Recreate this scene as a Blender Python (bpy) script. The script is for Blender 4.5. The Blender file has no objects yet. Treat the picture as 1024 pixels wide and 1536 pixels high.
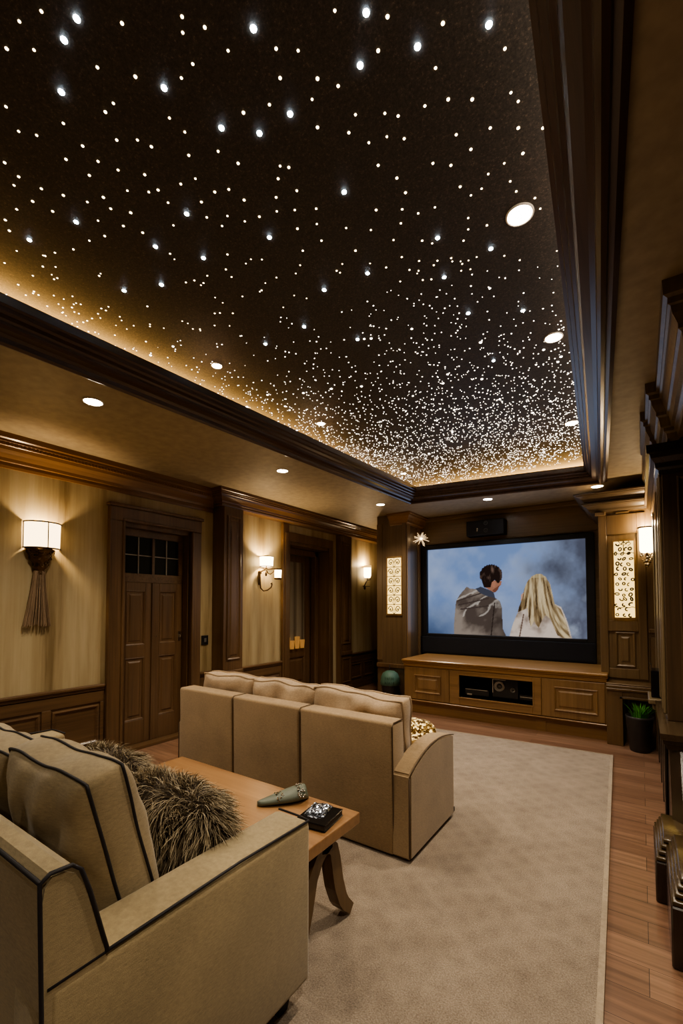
import bpy, bmesh, math, random
import numpy as np
from mathutils import Vector, Matrix, noise
random.seed(7); rng = np.random.RandomState(5)
PI = math.pi
S = bpy.context.scene
C = S.collection

# ------------------------------------------------------------------ helpers
def wloc(o):
    v = Vector((0, 0, 0))
    while o is not None:
        v += o.location; o = o.parent
    return v

def obj(name, bm, mat, parent=None, smooth=False, base=None, recalc=True):
    """link a bmesh built in world coordinates; its origin becomes `base` (or its parent's origin)"""
    if recalc: bmesh.ops.recalc_face_normals(bm, faces=bm.faces)
    off = wloc(parent) if parent is not None else Vector((0, 0, 0))
    if base is not None: off = Vector(base)
    bm.transform(Matrix.Translation(-off))
    me = bpy.data.meshes.new(name); bm.to_mesh(me); bm.free()
    if smooth:
        for p in me.polygons: p.use_smooth = True
    for m in (mat if isinstance(mat, (list, tuple)) else [mat]): me.materials.append(m)
    o = bpy.data.objects.new(name, me); C.objects.link(o)
    if parent is not None:
        o.parent = parent; o.location = off - wloc(parent)
    else: o.location = off
    return o

def tag(o, label=None, cat=None, group=None, kind=None):
    if label: o['label'] = label
    if cat: o['category'] = cat
    if group: o['group'] = group
    if kind: o['kind'] = kind
    return o

def thing(name, label, cat, loc, group=None, kind=None):
    o = bpy.data.objects.new(name, None); C.objects.link(o)
    o.location = loc; o.empty_display_size = .1
    return tag(o, label, cat, group, kind)

def struct(name, bm, m, label=None, smooth=False, parent=None):
    o = obj(name, bm, m, parent, smooth)
    if parent is None: o['kind'] = 'structure'
    if label: o['label'] = label
    return o

def copy_tree(o, parent=None):
    c = o.copy(); C.objects.link(c)
    if parent is not None: c.parent = parent
    for ch in list(o.children): copy_tree(ch, c)
    return c

def B(): return bmesh.new()

def box(bm, x0, x1, y0, y1, z0, z1, bev=0, seg=2):
    vs = [bm.verts.new(p) for p in [(x0,y0,z0),(x1,y0,z0),(x1,y1,z0),(x0,y1,z0),(x0,y0,z1),(x1,y0,z1),(x1,y1,z1),(x0,y1,z1)]]
    fs = [bm.faces.new([vs[i] for i in f]) for f in [(0,3,2,1),(4,5,6,7),(0,1,5,4),(1,2,6,5),(2,3,7,6),(3,0,4,7)]]
    if bev > 0:
        es = list({e for f in fs for e in f.edges})
        bmesh.ops.bevel(bm, geom=es, offset=bev, segments=seg, affect='EDGES', profile=.5)
    return bm

def hexa(bm, P, bev=0, seg=2):
    vs = [bm.verts.new(p) for p in P]
    fs = [bm.faces.new([vs[i] for i in f]) for f in [(0,3,2,1),(4,5,6,7),(0,1,5,4),(1,2,6,5),(2,3,7,6),(3,0,4,7)]]
    if bev > 0:
        bmesh.ops.bevel(bm, geom=list({e for f in fs for e in f.edges}), offset=bev, segments=seg, affect='EDGES', profile=.5)

def lathe(bm, prof, c=(0,0,0), n=32, a0=0, a1=2*PI, sx=1, sy=1, cap=True):
    full = abs(a1-a0-2*PI) < 1e-6
    cnt = n if full else n+1
    rings = []
    for r, z in prof:
        rings.append([bm.verts.new((c[0]+sx*r*math.cos(a0+(a1-a0)*i/n), c[1]+sy*r*math.sin(a0+(a1-a0)*i/n), c[2]+z)) for i in range(cnt)])
    for a, b in zip(rings, rings[1:]):
        for i in range(n):
            j = (i+1) % cnt
            bm.faces.new((a[i], a[j], b[j], b[i]))
    if cap and full:
        if prof[0][0] > 1e-5: bm.faces.new(rings[0])
        if prof[-1][0] > 1e-5: bm.faces.new(rings[-1])

def tube(bm, pts, r, n=8, closed=False, flat=None):
    pts = [Vector(p) for p in pts]; N = len(pts); rings = []
    rr = r if isinstance(r, (list, tuple)) else [r]*N
    up = Vector((.13, .27, .95)).normalized(); prev = None
    for i, p in enumerate(pts):
        if closed: t = pts[(i+1) % N]-pts[i-1]
        else: t = pts[min(i+1, N-1)]-pts[max(i-1, 0)]
        if t.length < 1e-9: t = Vector((0, 0, 1))
        t.normalize()
        if prev is None:
            u = t.cross(up)
            if u.length < .1: u = t.cross(Vector((1, 0, 0)))
        else: u = prev - t*prev.dot(t)
        u.normalize(); prev = u; v = t.cross(u)
        rings.append([bm.verts.new(p+u*math.cos(2*PI*k/n)*rr[i]+v*math.sin(2*PI*k/n)*rr[i]) for k in range(n)])
    M = N if closed else N-1
    for i in range(M):
        a, b = rings[i], rings[(i+1) % N]
        for k in range(n): bm.faces.new((a[k], a[(k+1) % n], b[(k+1) % n], b[k]))
    if not closed: bm.faces.new(rings[0]); bm.faces.new(rings[-1])

def sweep(bm, prof, path, closed=False):
    """prof: (offset to the left-hand normal of the path, z); path: 2-D points; mitred corners, capped"""
    P = [Vector((p[0], p[1])) for p in path]; N = len(P); rings = []
    for i in range(N):
        def nrm(a, b):
            d = (b-a).normalized(); return Vector((-d.y, d.x))
        if closed: n1, n2 = nrm(P[i-1], P[i]), nrm(P[i], P[(i+1) % N])
        else:
            n1 = nrm(P[i-1], P[i]) if i > 0 else nrm(P[0], P[1])
            n2 = nrm(P[i], P[i+1]) if i < N-1 else n1
        m = (n1+n2); m = m/ max(m.dot(n1), .2)
        rings.append([bm.verts.new((P[i].x+m.x*o, P[i].y+m.y*o, z)) for o, z in prof])
    K = len(prof)
    for i in range(N if closed else N-1):
        a, b = rings[i], rings[(i+1) % N]
        for k in range(K): bm.faces.new((a[k], a[(k+1) % K], b[(k+1) % K], b[k]))
    if not closed: bm.faces.new(rings[0]); bm.faces.new(rings[-1])

# mapped faces: M(u, v, d) -> world, d pointing out of the wall
def ML(x): return lambda u, v, d: (x+d, u, v)       # left wall, facing +x
def MB_(y): return lambda u, v, d: (u, y-d, v)      # facing the viewer's end (-y)
def MR(x): return lambda u, v, d: (x-d, u, v)       # right side, facing -x
def mbox(bm, M, u0, u1, v0, v1, d0, d1, bev=0):
    a, b = M(u0, v0, d0), M(u1, v1, d1)
    box(bm, min(a[0],b[0]), max(a[0],b[0]), min(a[1],b[1]), max(a[1],b[1]), min(a[2],b[2]), max(a[2],b[2]), bev, 1)
def mring(bm, M, u0, u1, v0, v1, prof, fill=True):
    rings = [[bm.verts.new(M(*p, d)) for p in ((u0+i, v0+i), (u1-i, v0+i), (u1-i, v1-i), (u0+i, v1-i))] for i, d in prof]
    for a, b in zip(rings, rings[1:]):
        for k in range(4): bm.faces.new((a[k], a[(k+1) % 4], b[(k+1) % 4], b[k]))
    if fill: bm.faces.new(rings[-1])
def raised(bm, M, u0, u1, v0, v1, d=0.0, k=1.0):
    mring(bm, M, u0, u1, v0, v1, [(0, d), (0, d+.012*k), (.008*k, d+.016*k), (.02*k, d+.008*k), (.026*k, d-.004*k), (.04*k, d-.004*k), (.065*k, d+.010*k)])
def sunk(bm, M, u0, u1, v0, v1, d=0.0, k=1.0):
    mring(bm, M, u0, u1, v0, v1, [(0, d), (0, d+.010*k), (.012*k, d+.014*k), (.024*k, d+.004*k), (.03*k, d-.004*k)])

# ------------------------------------------------------------------ materials
def mat(name):
    m = bpy.data.materials.new(name); m.use_nodes = True
    nt = m.node_tree; b = nt.nodes['Principled BSDF']
    return m, nt, b
def pos(nt, scale, rot=(0,0,0)):
    g = nt.nodes.new('ShaderNodeNewGeometry'); mp = nt.nodes.new('ShaderNodeMapping')
    mp.inputs['Scale'].default_value = scale; mp.inputs['Rotation'].default_value = rot
    nt.links.new(g.outputs['Position'], mp.inputs['Vector']); return mp.outputs['Vector']
def nz(nt, vec, scale=1., detail=4., rough=.55, dist=0.):
    n = nt.nodes.new('ShaderNodeTexNoise'); n.inputs['Scale'].default_value = scale
    n.inputs['Detail'].default_value = detail; n.inputs['Roughness'].default_value = rough; n.inputs['Distortion'].default_value = dist
    nt.links.new(vec, n.inputs['Vector']); return n.outputs['Fac']
def ramp(nt, fac, stops):
    r = nt.nodes.new('ShaderNodeValToRGB'); e = r.color_ramp.elements
    while len(e) > 1: e.remove(e[-1])
    e[0].position = stops[0][0]; e[0].color = (*stops[0][1], 1)
    for p, c in stops[1:]:
        k = e.new(p); k.color = (*c, 1)
    nt.links.new(fac, r.inputs['Fac']); return r.outputs['Color']
def bump(nt, b, h, strength=.3, dist=.005):
    n = nt.nodes.new('ShaderNodeBump'); n.inputs['Strength'].default_value = strength; n.inputs['Distance'].default_value = dist
    nt.links.new(h, n.inputs['Height']); nt.links.new(n.outputs['Normal'], b.inputs['Normal'])
def plain(name, col, rough=.5, metal=0., emit=None, es=1.):
    m, nt, b = mat(name)
    b.inputs['Base Color'].default_value = (*col, 1); b.inputs['Roughness'].default_value = rough; b.inputs['Metallic'].default_value = metal
    n = nz(nt, pos(nt, (1,1,1)), 14, 3)
    nt.links.new(ramp(nt, n, [(.3, tuple(c*.86 for c in col)), (.7, tuple(min(1, c*1.12) for c in col))]), b.inputs['Base Color'])
    if emit: b.inputs['Emission Color'].default_value = (*emit, 1); b.inputs['Emission Strength'].default_value = es
    return m
def glow(name, col, s, sampled=True):
    m, nt, b = mat(name); nt.nodes.remove(b)
    e = nt.nodes.new('ShaderNodeEmission'); e.inputs['Color'].default_value = (*col, 1); e.inputs['Strength'].default_value = s
    nt.links.new(e.outputs[0], nt.nodes['Material Output'].inputs['Surface'])
    if not sampled: m.cycles.emission_sampling = 'NONE'
    return m
def wood(name, dark, light, axis='z', rough=.35, fine=55, coat=.15):
    m, nt, b = mat(name)
    s = {'x': (1.3, fine, fine), 'y': (fine, 1.3, fine), 'z': (fine, fine, 1.3)}[axis]
    s2 = {'x': (.5, 7, 7), 'y': (7, .5, 7), 'z': (7, 7, .5)}[axis]
    n1 = nz(nt, pos(nt, s), 1, 5, .6, .3); n2 = nz(nt, pos(nt, s2), 1, 3, .5, .6)
    a = nt.nodes.new('ShaderNodeMath'); a.operation = 'MULTIPLY_ADD'; a.inputs[1].default_value = .5
    nt.links.new(n1, a.inputs[0])
    h = nt.nodes.new('ShaderNodeMath'); h.operation = 'MULTIPLY'; h.inputs[1].default_value = .5
    nt.links.new(n2, h.inputs[0]); nt.links.new(h.outputs[0], a.inputs[2])
    mid = tuple((x+y)/2 for x, y in zip(dark, light))
    nt.links.new(ramp(nt, a.outputs[0], [(.3, dark), (.5, mid), (.7, light)]), b.inputs['Base Color'])
    b.inputs['Roughness'].default_value = rough; b.inputs['Coat Weight'].default_value = coat; b.inputs['Coat Roughness'].default_value = .2
    bump(nt, b, n1, .08, .002)
    return m
WD, WL = (.068, .037, .016), (.19, .11, .05)
wz, wy, wx = [wood('walnut_'+a, WD, WL, a) for a in 'zyx']
crown_y = wood('crown_wood', (.12, .06, .022), (.28, .15, .06), 'y', .3)
tray_w = wood('tray_trim_wood', (.035, .019, .012), (.10, .056, .034), 'y', .3, coat=.3)
oak_z = wood('cabinet_wood_upright', (.17, .095, .035), (.34, .205, .085), 'z', .35)
oak_x = wood('cabinet_wood_level', (.18, .10, .036), (.36, .21, .085), 'x', .32)
med_z = wood('media_wall_wood', (.13, .083, .04), (.27, .18, .088), 'z', .4)
med_x = wood('media_panel_wood', (.15, .10, .045), (.28, .19, .09), 'x', .4)
ebony = wood('black_brown_wood', (.016, .010, .007), (.045, .028, .018), 'z', .22, coat=.5)
gilt = wood('bronzed_moulding', (.10, .07, .035), (.25, .19, .105), 'z', .35)
pier_w = wood('pier_wood', (.055, .033, .017), (.125, .077, .039), 'z', .4)
table_w = wood('table_top_wood', (.23, .115, .048), (.42, .24, .11), 'x', .3, 38)
table_leg = wood('table_leg_wood', (.09, .05, .02), (.2, .12, .05), 'z', .35)

def wallpaper():
    m, nt, b = mat('streaked_wallpaper')
    n1 = nz(nt, pos(nt, (5, 5, .45)), 1, 5, .6, .2); n2 = nz(nt, pos(nt, (55, 55, 1.2)), 1, 3, .6)
    a = nt.nodes.new('ShaderNodeMath'); a.operation = 'MULTIPLY_ADD'; a.inputs[1].default_value = .16
    nt.links.new(n2, a.inputs[0])
    h = nt.nodes.new('ShaderNodeMath'); h.operation = 'MULTIPLY'; h.inputs[1].default_value = .84
    nt.links.new(n1, h.inputs[0]); nt.links.new(h.outputs[0], a.inputs[2])
    nt.links.new(ramp(nt, a.outputs[0], [(.33, (.22, .155, .07)), (.45, (.38, .295, .155)), (.57, (.46, .375, .215)), (.7, (.53, .45, .28))]), b.inputs['Base Color'])
    b.inputs['Roughness'].default_value = .55; return m
paper = wallpaper()
soffit_m = plain('olive_tan_paint', (.37, .305, .20), .55)
def starm():
    m, nt, b = mat('dark_sparkle_plaster')
    v = pos(nt, (1, 1, 1)); n = nz(nt, v, 130, 3, .7); n2 = nz(nt, v, 40, 4, .6)
    nt.links.new(ramp(nt, n, [(.35, (.030, .026, .023)), (.6, (.065, .054, .044)), (.72, (.18, .14, .10))]), b.inputs['Base Color'])
    b.inputs['Roughness'].default_value = .6; bump(nt, b, n2, .35, .004); return m
star_m = starm()
def fabric(name, c, scale=700, bs=.25):
    m, nt, b = mat(name)
    n = nz(nt, pos(nt, (1, 1, 1)), scale, 2, .5); n2 = nz(nt, pos(nt, (60, 60, 260)), 1, 3, .6)
    n3 = nz(nt, pos(nt, (1, 1, 1)), 5, 3, .5)
    mx = nt.nodes.new('ShaderNodeMath'); mx.operation = 'ADD'; nt.links.new(n, mx.inputs[0]); nt.links.new(n2, mx.inputs[1])
    m2 = nt.nodes.new('ShaderNodeMath'); m2.operation = 'MULTIPLY_ADD'; m2.inputs[1].default_value = .38; nt.links.new(mx.outputs[0], m2.inputs[0])
    m3 = nt.nodes.new('ShaderNodeMath'); m3.operation = 'MULTIPLY'; m3.inputs[1].default_value = .25; nt.links.new(n3, m3.inputs[0]); nt.links.new(m3.outputs[0], m2.inputs[2])
    nt.links.new(ramp(nt, m2.outputs[0], [(.36, tuple(x*.68 for x in c)), (.64, tuple(x*1.22 for x in c))]), b.inputs['Base Color'])
    b.inputs['Roughness'].default_value = .85; b.inputs['Sheen Weight'].default_value = .25; b.inputs['Sheen Roughness'].default_value = .5
    bump(nt, b, m2.outputs[0], bs, .003); return m
sofa_m = fabric('sand_woven_fabric', (.36, .28, .155))
cush_m = fabric('sand_cushion_linen', (.35, .27, .155))
suede = fabric('tan_suede', (.35, .245, .135), 300, .08)
suede_c = fabric('tan_suede_cushion', (.45, .33, .21), 300, .08)
piping = plain('charcoal_piping', (.020, .017, .020), .6)
seam_m = plain('dark_brown_piping', (.08, .05, .027), .7)
tanpipe = plain('tan_piping', (.40, .29, .18), .7)
def rugm():
    m, nt, b = mat('beige_pile')
    v = pos(nt, (1, 1, 1)); n = nz(nt, v, 170, 4, .75); n2 = nz(nt, v, 4, 5, .65, .6)
    vd = pos(nt, (3.2, 3.2, 1), (0, 0, PI/4))
    w = nt.nodes.new('ShaderNodeTexWave'); w.inputs['Scale'].default_value = .9; w.inputs['Distortion'].default_value = 1.2; w.inputs['Detail'].default_value = 2; nt.links.new(vd, w.inputs['Vector'])
    w2 = nt.nodes.new('ShaderNodeTexWave'); w2.bands_direction = 'Y'; w2.inputs['Scale'].default_value = .9; w2.inputs['Distortion'].default_value = 1.2; nt.links.new(vd, w2.inputs['Vector'])
    mm = nt.nodes.new('ShaderNodeMath'); mm.operation = 'MAXIMUM'; nt.links.new(w.outputs['Fac'], mm.inputs[0]); nt.links.new(w2.outputs['Fac'], mm.inputs[1])
    acc = None
    for src, k in ((n, .74), (n2, .22), (mm.outputs[0], .04)):
        q = nt.nodes.new('ShaderNodeMath'); q.operation = 'MULTIPLY_ADD'; q.inputs[1].default_value = k; nt.links.new(src, q.inputs[0])
        if acc is None: q.inputs[2].default_value = 0
        else: nt.links.new(acc, q.inputs[2])
        acc = q.outputs[0]
    nt.links.new(ramp(nt, acc, [(.36, (.17, .12, .075)), (.5, (.37, .28, .195)), (.64, (.58, .465, .34))]), b.inputs['Base Color'])
    b.inputs['Roughness'].default_value = .95; b.inputs['Sheen Weight'].default_value = .3; bump(nt, b, n, .9, .012); return m
rug_m = rugm(); rug_edge = fabric('rug_binding', (.38, .30, .21), 400, .4)
def floorm():
    m, nt, b = mat('oak_planks')
    v = pos(nt, (1, 1, 1)); br = nt.nodes.new('ShaderNodeTexBrick')
    br.inputs['Scale'].default_value = 1; br.inputs['Brick Width'].default_value = 2.6; br.inputs['Row Height'].default_value = .15
    br.inputs['Mortar Size'].default_value = .0014; br.inputs['Mortar Smooth'].default_value = .3; br.offset = .37
    br.inputs['Color1'].default_value = (.20, .112, .07, 1); br.inputs['Color2'].default_value = (.30, .18, .115, 1); br.inputs['Mortar'].default_value = (.03, .016, .01, 1)
    nt.links.new(v, br.inputs['Vector'])
    n = nz(nt, pos(nt, (1.6, 34, 1)), 1, 5, .65, .4)
    c = ramp(nt, n, [(.3, (.55, .52, .5)), (.7, (1.25, 1.22, 1.2))])
    mx = nt.nodes.new('ShaderNodeMix'); mx.data_type = 'RGBA'; mx.blend_type = 'MULTIPLY'; mx.inputs[0].default_value = 1
    nt.links.new(br.outputs['Color'], mx.inputs[6]); nt.links.new(c, mx.inputs[7]); nt.links.new(mx.outputs[2], b.inputs['Base Color'])
    b.inputs['Roughness'].default_value = .3; bump(nt, b, n, .12, .002); return m
floor_m = floorm()
black = plain('matt_black', (.008, .008, .009), .5); black_g = plain('gloss_black', (.006, .006, .007), .15)
cloth_b = plain('black_speaker_cloth', (.006, .006, .009), .8)
bronze = plain('antique_bronze', (.12, .072, .032), .3, .9)
chrome = plain('bright_metal', (.6, .58, .54), .2, 1.)
white_m = plain('white_trim', (.75, .72, .66), .4)
muntin_m = plain('pale_lead_came', (.5, .48, .42), .4)
shade_em = glow('lit_fabric_shade', (1, .70, .36), 2.6)
glass_em = glow('lit_opal_glass', (1, .78, .48), 5.0)
down_em = glow('downlight_lens', (1, .86, .66), 22.0, False)
down_cool = glow('cool_downlight_lens', (.88, .92, 1), 22.0, False)
panel_em = glow('lit_amber_panel', (1, .66, .20), 1.2)
star_w = glow('warm_star', (1, .78, .48), 5, False); star_b = glow('blue_white_star', (.72, .87, 1), 30, False)
warm_refl = plain('warm_reflection', (.30, .15, .05), .3, 0, (1, .5, .14), .12)
dglass, nt_, b_ = mat('dark_window_glass'); b_.inputs['Base Color'].default_value = (.008, .009, .006, 1); b_.inputs['Roughness'].default_value = .3; b_.inputs['Specular IOR Level'].default_value = .12
def vcol(name, rough=.6, emis=None, metal=0.):
    m, nt, b = mat(name); a = nt.nodes.new('ShaderNodeVertexColor'); a.layer_name = 'Col'
    if emis is None:
        nt.links.new(a.outputs['Color'], b.inputs['Base Color']); b.inputs['Roughness'].default_value = rough; b.inputs['Metallic'].default_value = metal
    else:
        nt.nodes.remove(b); e = nt.nodes.new('ShaderNodeEmission'); e.inputs['Strength'].default_value = emis
        nt.links.new(a.outputs['Color'], e.inputs['Color']); nt.links.new(e.outputs[0], nt.nodes['Material Output'].inputs['Surface'])
    return m
fur_m = vcol('shaggy_fur', .55); pic_m = vcol('projected_picture', emis=.42)
leaf_m = plain('fresh_green_leaf', (.10, .36, .05), .45); soil_m = plain('soil', (.02, .014, .01), .9)
pot_m = plain('charcoal_pot', (.030, .026, .024), .45)
teal_m = plain('teal_green_lid', (.075, .15, .105), .55); sage_m = plain('sage_grey_green', (.13, .15, .115), .5)
tassel_m = plain('taupe_cord', (.30, .21, .13), .7)

# ------------------------------------------------------------------ camera
PSI, TH, F = math.radians(34.37), math.radians(2.0), 655.
cam = bpy.data.cameras.new('camera'); co = bpy.data.objects.new('camera', cam); C.objects.link(co)
co.location = (0, 0, 1.4); co.rotation_euler = (PI/2+TH, 0, PSI)
cam.sensor_width = 36; cam.lens = F/1536*36
cam.shift_y = ((908-F*math.tan(TH))-768)/1536; cam.clip_start = .02
S.camera = co

# ------------------------------------------------------------------ shell
ZC = 2.72; XL = -4.07; XL2 = -4.03; XR = .5; YB = 7.35; YF = -2.6
bm = B(); box(bm, -4.6, .8, YF-.1, YB+.1, -.1, 0); struct('floor', bm, floor_m, 'reddish brown plank floor')
# left wall with its two door openings
D1 = (2.24, 3.0, 2.2); D2 = (4.57, 5.55, 2.29)
bm = B()
box(bm, -4.6, XL, YF, D1[0], 0, ZC+.2); box(bm, -4.6, XL, D1[0], D1[1], D1[2], ZC+.2); box(bm, -4.6, XL, D1[1], 3.4, 0, ZC+.2)
box(bm, -4.6, XL2, 3.4, D2[0], 0, ZC+.2); box(bm, -4.6, XL2, D2[0], D2[1], D2[2], ZC+.2); box(bm, -4.6, XL2, D2[1], YB, 0, ZC+.2)
struct('wall_left', bm, paper, 'wall with streaked tan wallpaper')
bm = B(); box(bm, -4.6, .8, YB, YB+.1, 0, ZC+.2); struct('wall_back', bm, med_z)
bm = B(); box(bm, XR, XR+.3, YF, YB, 0, ZC+.2); struct('wall_right', bm, pier_w)
bm = B(); box(bm, -4.6, .8, YF-.1, YF, 0, ZC+.2); struct('wall_front', bm, paper)
# soffit with the tray opening
TR = [(-2.63, -.8), (-2.37, 5.0), (-.31, 5.27), (.09, -.8)]
OU = [(-4.6, YF), (-4.6, YB+.1), (.8, YB+.1), (.8, YF)]
bm = B()
for i in range(4):
    j = (i+1) % 4
    q = [OU[i], OU[j], TR[j], TR[i]]
    lo = [bm.verts.new((*p, ZC)) for p in q]; hi = [bm.verts.new((*p, ZC+.1)) for p in q]
    bm.faces.new(lo); bm.faces.new(hi)
    for k in range(4): bm.faces.new((lo[k], lo[(k+1) % 4], hi[(k+1) % 4], hi[k]))
bmesh.ops.remove_doubles(bm, verts=bm.verts, dist=1e-5)
struct('ceiling', bm, soffit_m, 'olive tan painted lower ceiling around the starry recess')
ZS = 3.05; SX0, SX1, SY0, SY1 = -2.95, .32, -1.2, 6.02
bm = B(); box(bm, SX0-.1, SX1+.1, SY0-.1, SY1+.1, ZS, ZS+.06)
for a in ((SX0-.1, SX0, SY0, SY1), (SX1, SX1+.1, SY0, SY1), (SX0-.1, SX1+.1, SY0-.1, SY0), (SX0-.1, SX1+.1, SY1, SY1+.1)):
    box(bm, *a, ZC+.1, ZS)
struct('starry_ceiling', bm, star_m, 'dark sparkling recessed ceiling set with points of light')
# tray moulding (path runs so that the left-hand normal points into the opening)
prof = [(-.05, 0), (-.05, -.022), (-.03, -.03), (-.012, -.026), (-.006, -.045), (.012, -.05), (.026, -.04), (.03, -.018), (.05, -.008), (.085, -.002),
        (.095, .012), (.098, .026), (.112, .032), (.118, .05), (.135, .056), (.14, .075), (.155, .08), (.158, .122), (.12, .13), (0, .13), (0, 0)]
bm = B(); sweep(bm, [(o, ZC+z) for o, z in prof], [TR[0], TR[3], TR[2], TR[1]], True)
struct('trim_1', bm, tray_w, 'dark walnut moulding around the starry recess')

# ------------------------------------------------------------------ left wall joinery
cp = [(0, 2.47), (.012, 2.47), (.018, 2.49), (.018, 2.515), (.028, 2.52), (.032, 2.545), (.05, 2.575), (.07, 2.60), (.078, 2.625), (.086, 2.63), (.088, 2.65),
      (.098, 2.655), (.1, 2.672), (.112, 2.68), (.115, ZC), (0, ZC)]
bm = B(); sweep(bm, [(-o, z) for o, z in cp], [(XL, YF), (XL, 3.3)])
struct('trim_2', bm, crown_y, 'carved walnut crown moulding over the first door')
bm = B(); sweep(bm, [(-o, ZC-(ZC-z)*.76) for o, z in cp], [(XL, 3.305), (-3.9, 3.305), (-3.9, YB)])
box(bm, XL, -3.9, 3.31, YB, 2.53, ZC)
struct('trim_3', bm, wood('crown_wood_dark', (.085, .043, .019), (.21, .115, .052), 'y', .3), 'walnut crown moulding over the pilasters and second door')
# dentil beads on the first crown
bm = B()
for i in range(150):
    y = -1+i*.0282; box(bm, XL+.074, XL+.094, y, y+.014, 2.628, 2.65)
struct('trim_4', bm, crown_y)

def wainscot(name, x, y0, y1, top, bays, m=wy):
    M = ML(x); bm = B()
    mbox(bm, M, y0, y1, 0, top-.06, 0, .012)
    mbox(bm, M, y0, y1, top-.055, top-.03, .012, .03, .004); mbox(bm, M, y0, y1, top-.03, top, .0, .045, .008)
    mbox(bm, M, y0, y1, top-.16, top-.06, .012, .022, .003)
    w = (y1-y0)/bays
    for i in range(bays):
        sunk(bm, M, y0+i*w+.045, y0+(i+1)*w-.045, .17, top-.18, .012, 1.1)
    for i in range(bays+1):
        mbox(bm, M, max(y0, y0+i*w-.035), min(y1, y0+i*w+.035), .13, top-.16, .012, .024, .003)
    return struct(name, bm, m, 'panelled walnut wainscot')
wainscot('trim_5', XL, YF, 2.09, .69, 10)
wainscot('trim_6', XL, 3.12, 3.31, .66, 1)
wainscot('trim_7', XL2, 3.6, 4.43, .655, 2)
wainscot('trim_8', XL2, 6.1, YB, .60, 3)
bm = B()
for x, a, b in ((XL, YF, 2.09), (XL2, 3.62, 4.43), (XL2, 6.12, YB)):
    mbox(bm, ML(x), a, b, 0, .11, .012, .03, .006); mbox(bm, ML(x), a, b, .11, .13, .012, .024, .004)
struct('baseboard_left', bm, wy)

def pilaster(name, y0, y1, xf, label, capz=2.53):
    bm = B(); box(bm, XL, xf, y0, y1, 0, capz, .004, 1)
    M = ML(xf)
    raised(bm, M, y0+.045, y1-.045, .78, capz-.1, 0, .9); mbox(bm, M, y0-.0, y1+.0, .60, .66, 0, .018, .005)
    sunk(bm, M, y0+.045, y1-.045, .16, .55, 0, .8); mbox(bm, M, y0, y1, 0, .11, 0, .02, .005)
    return struct(name, bm, wz, label)
pilaster('trim_9', 3.31, 3.6, -3.87, 'wide walnut pilaster with one tall raised panel')
bm = B(); box(bm, XL2, -3.985, 4.43, 4.555, 0, 2.53, .006, 1); mbox(bm, ML(-3.985), 4.462, 4.523, .1, 2.4, 0, .012, .005); struct('trim_10', bm, wz, 'narrow walnut strip left of the second door')
pilaster('trim_11', 5.74, 6.06, -3.94, 'glossy walnut pilaster right of the second door')

# ---- door 1
d1 = thing('door_1', 'double leaf walnut door with a leaded glass transom', None, (XL, 2.62, 0), kind='structure')
M = ML(XL); bm = B()
mbox(bm, M, 2.10, 2.245, 0, 2.2, 0, .05, .006); mbox(bm, M, 2.995, 3.12, 0, 2.2, 0, .05, .006)
mbox(bm, M, 2.10, 3.12, 2.2, 2.33, 0, .055, .006); mbox(bm, M, 2.085, 3.135, 2.33, 2.36, 0, .075, .006)
mbox(bm, M, 2.22, 2.245, 0, 2.2, .05, .062, .004); mbox(bm, M, 2.995, 3.02, 0, 2.2, .05, .062, .004); mbox(bm, M, 2.22, 3.02, 2.2, 2.225, .055, .066, .004)
mbox(bm, M, 2.24, 2.262, 0, 2.2, -.25, 0); mbox(bm, M, 2.978, 3.0, 0, 2.2, -.25, 0); mbox(bm, M, 2.262, 2.978, 2.16, 2.2, -.25, 0)
obj('door_frame', bm, wz, d1)
XD = XL-.085; M = ML(XD); bm = B()
g0, g1, gz0, gz1 = 2.325, 2.925, 1.72, 2.09
mbox(bm, M, 2.262, 2.978, 1.63, 1.72, -.04, 0, .003); mbox(bm, M, 2.262, 2.978, 2.09, 2.16, -.04, 0, .003)
mbox(bm, M, 2.262, g0, 1.72, 2.09, -.04, 0, .003); mbox(bm, M, g1, 2.978, 1.72, 2.09, -.04, 0, .003); mbox(bm, M, 2.61, 2.64, 1.72, 2.09, -.03, .002, .003)
tr = obj('transom', bm, wx, d1)
bm = B(); mbox(bm, M, g0, g1, gz0, gz1, -.03, -.02); obj('glass_pane', bm, dglass, tr)
bm = B()
for y in (2.467, 2.782): mbox(bm, M, y-.004, y+.004, gz0, gz1, -.02, -.008)
for a, b in ((g0, 2.61), (2.64, g1)): mbox(bm, M, a, b, 1.9, 1.908, -.02, -.008)
obj('muntin', bm, muntin_m, tr)
for k, (a, b) in enumerate(((2.262, 2.618), (2.622, 2.978))):
    bm = B(); mbox(bm, M, a, b, .03, 1.63, -.045, -.012)
    st = .075
    for (u0, u1, v0, v1) in ((a, a+st, .03, 1.63), (b-st, b, .03, 1.63), (a+st, b-st, 1.55, 1.63), (a+st, b-st, .88, 1.0), (a+st, b-st, .03, .26)):
        mbox(bm, M, u0, u1, v0, v1, -.012, 0, .003)
    raised(bm, M, a+st, b-st, 1.0, 1.55, -.012, .8); raised(bm, M, a+st, b-st, .26, .88, -.012, .8)
    lf = obj('door_leaf', bm, wz, d1)
    if k == 1:
        bm = B(); mbox(bm, M, b-.055, b-.02, 1.02, 1.12, 0, .006, .002); mbox(bm, M, b-.05, b-.03, 1.055, 1.085, .006, .04, .004); obj('handle', bm, chrome, lf)
        bm = B(); lathe(bm, [(.006, -.006), (.006, .006)], (XD+.004, a+.04, 1.08), 12); obj('key_plate', bm, chrome, lf)
    else:
        bm = B(); mbox(bm, M, b-.008, b+.006, .03, 1.63, 0, .012, .003); obj('cover_strip', bm, wz, lf)
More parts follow.
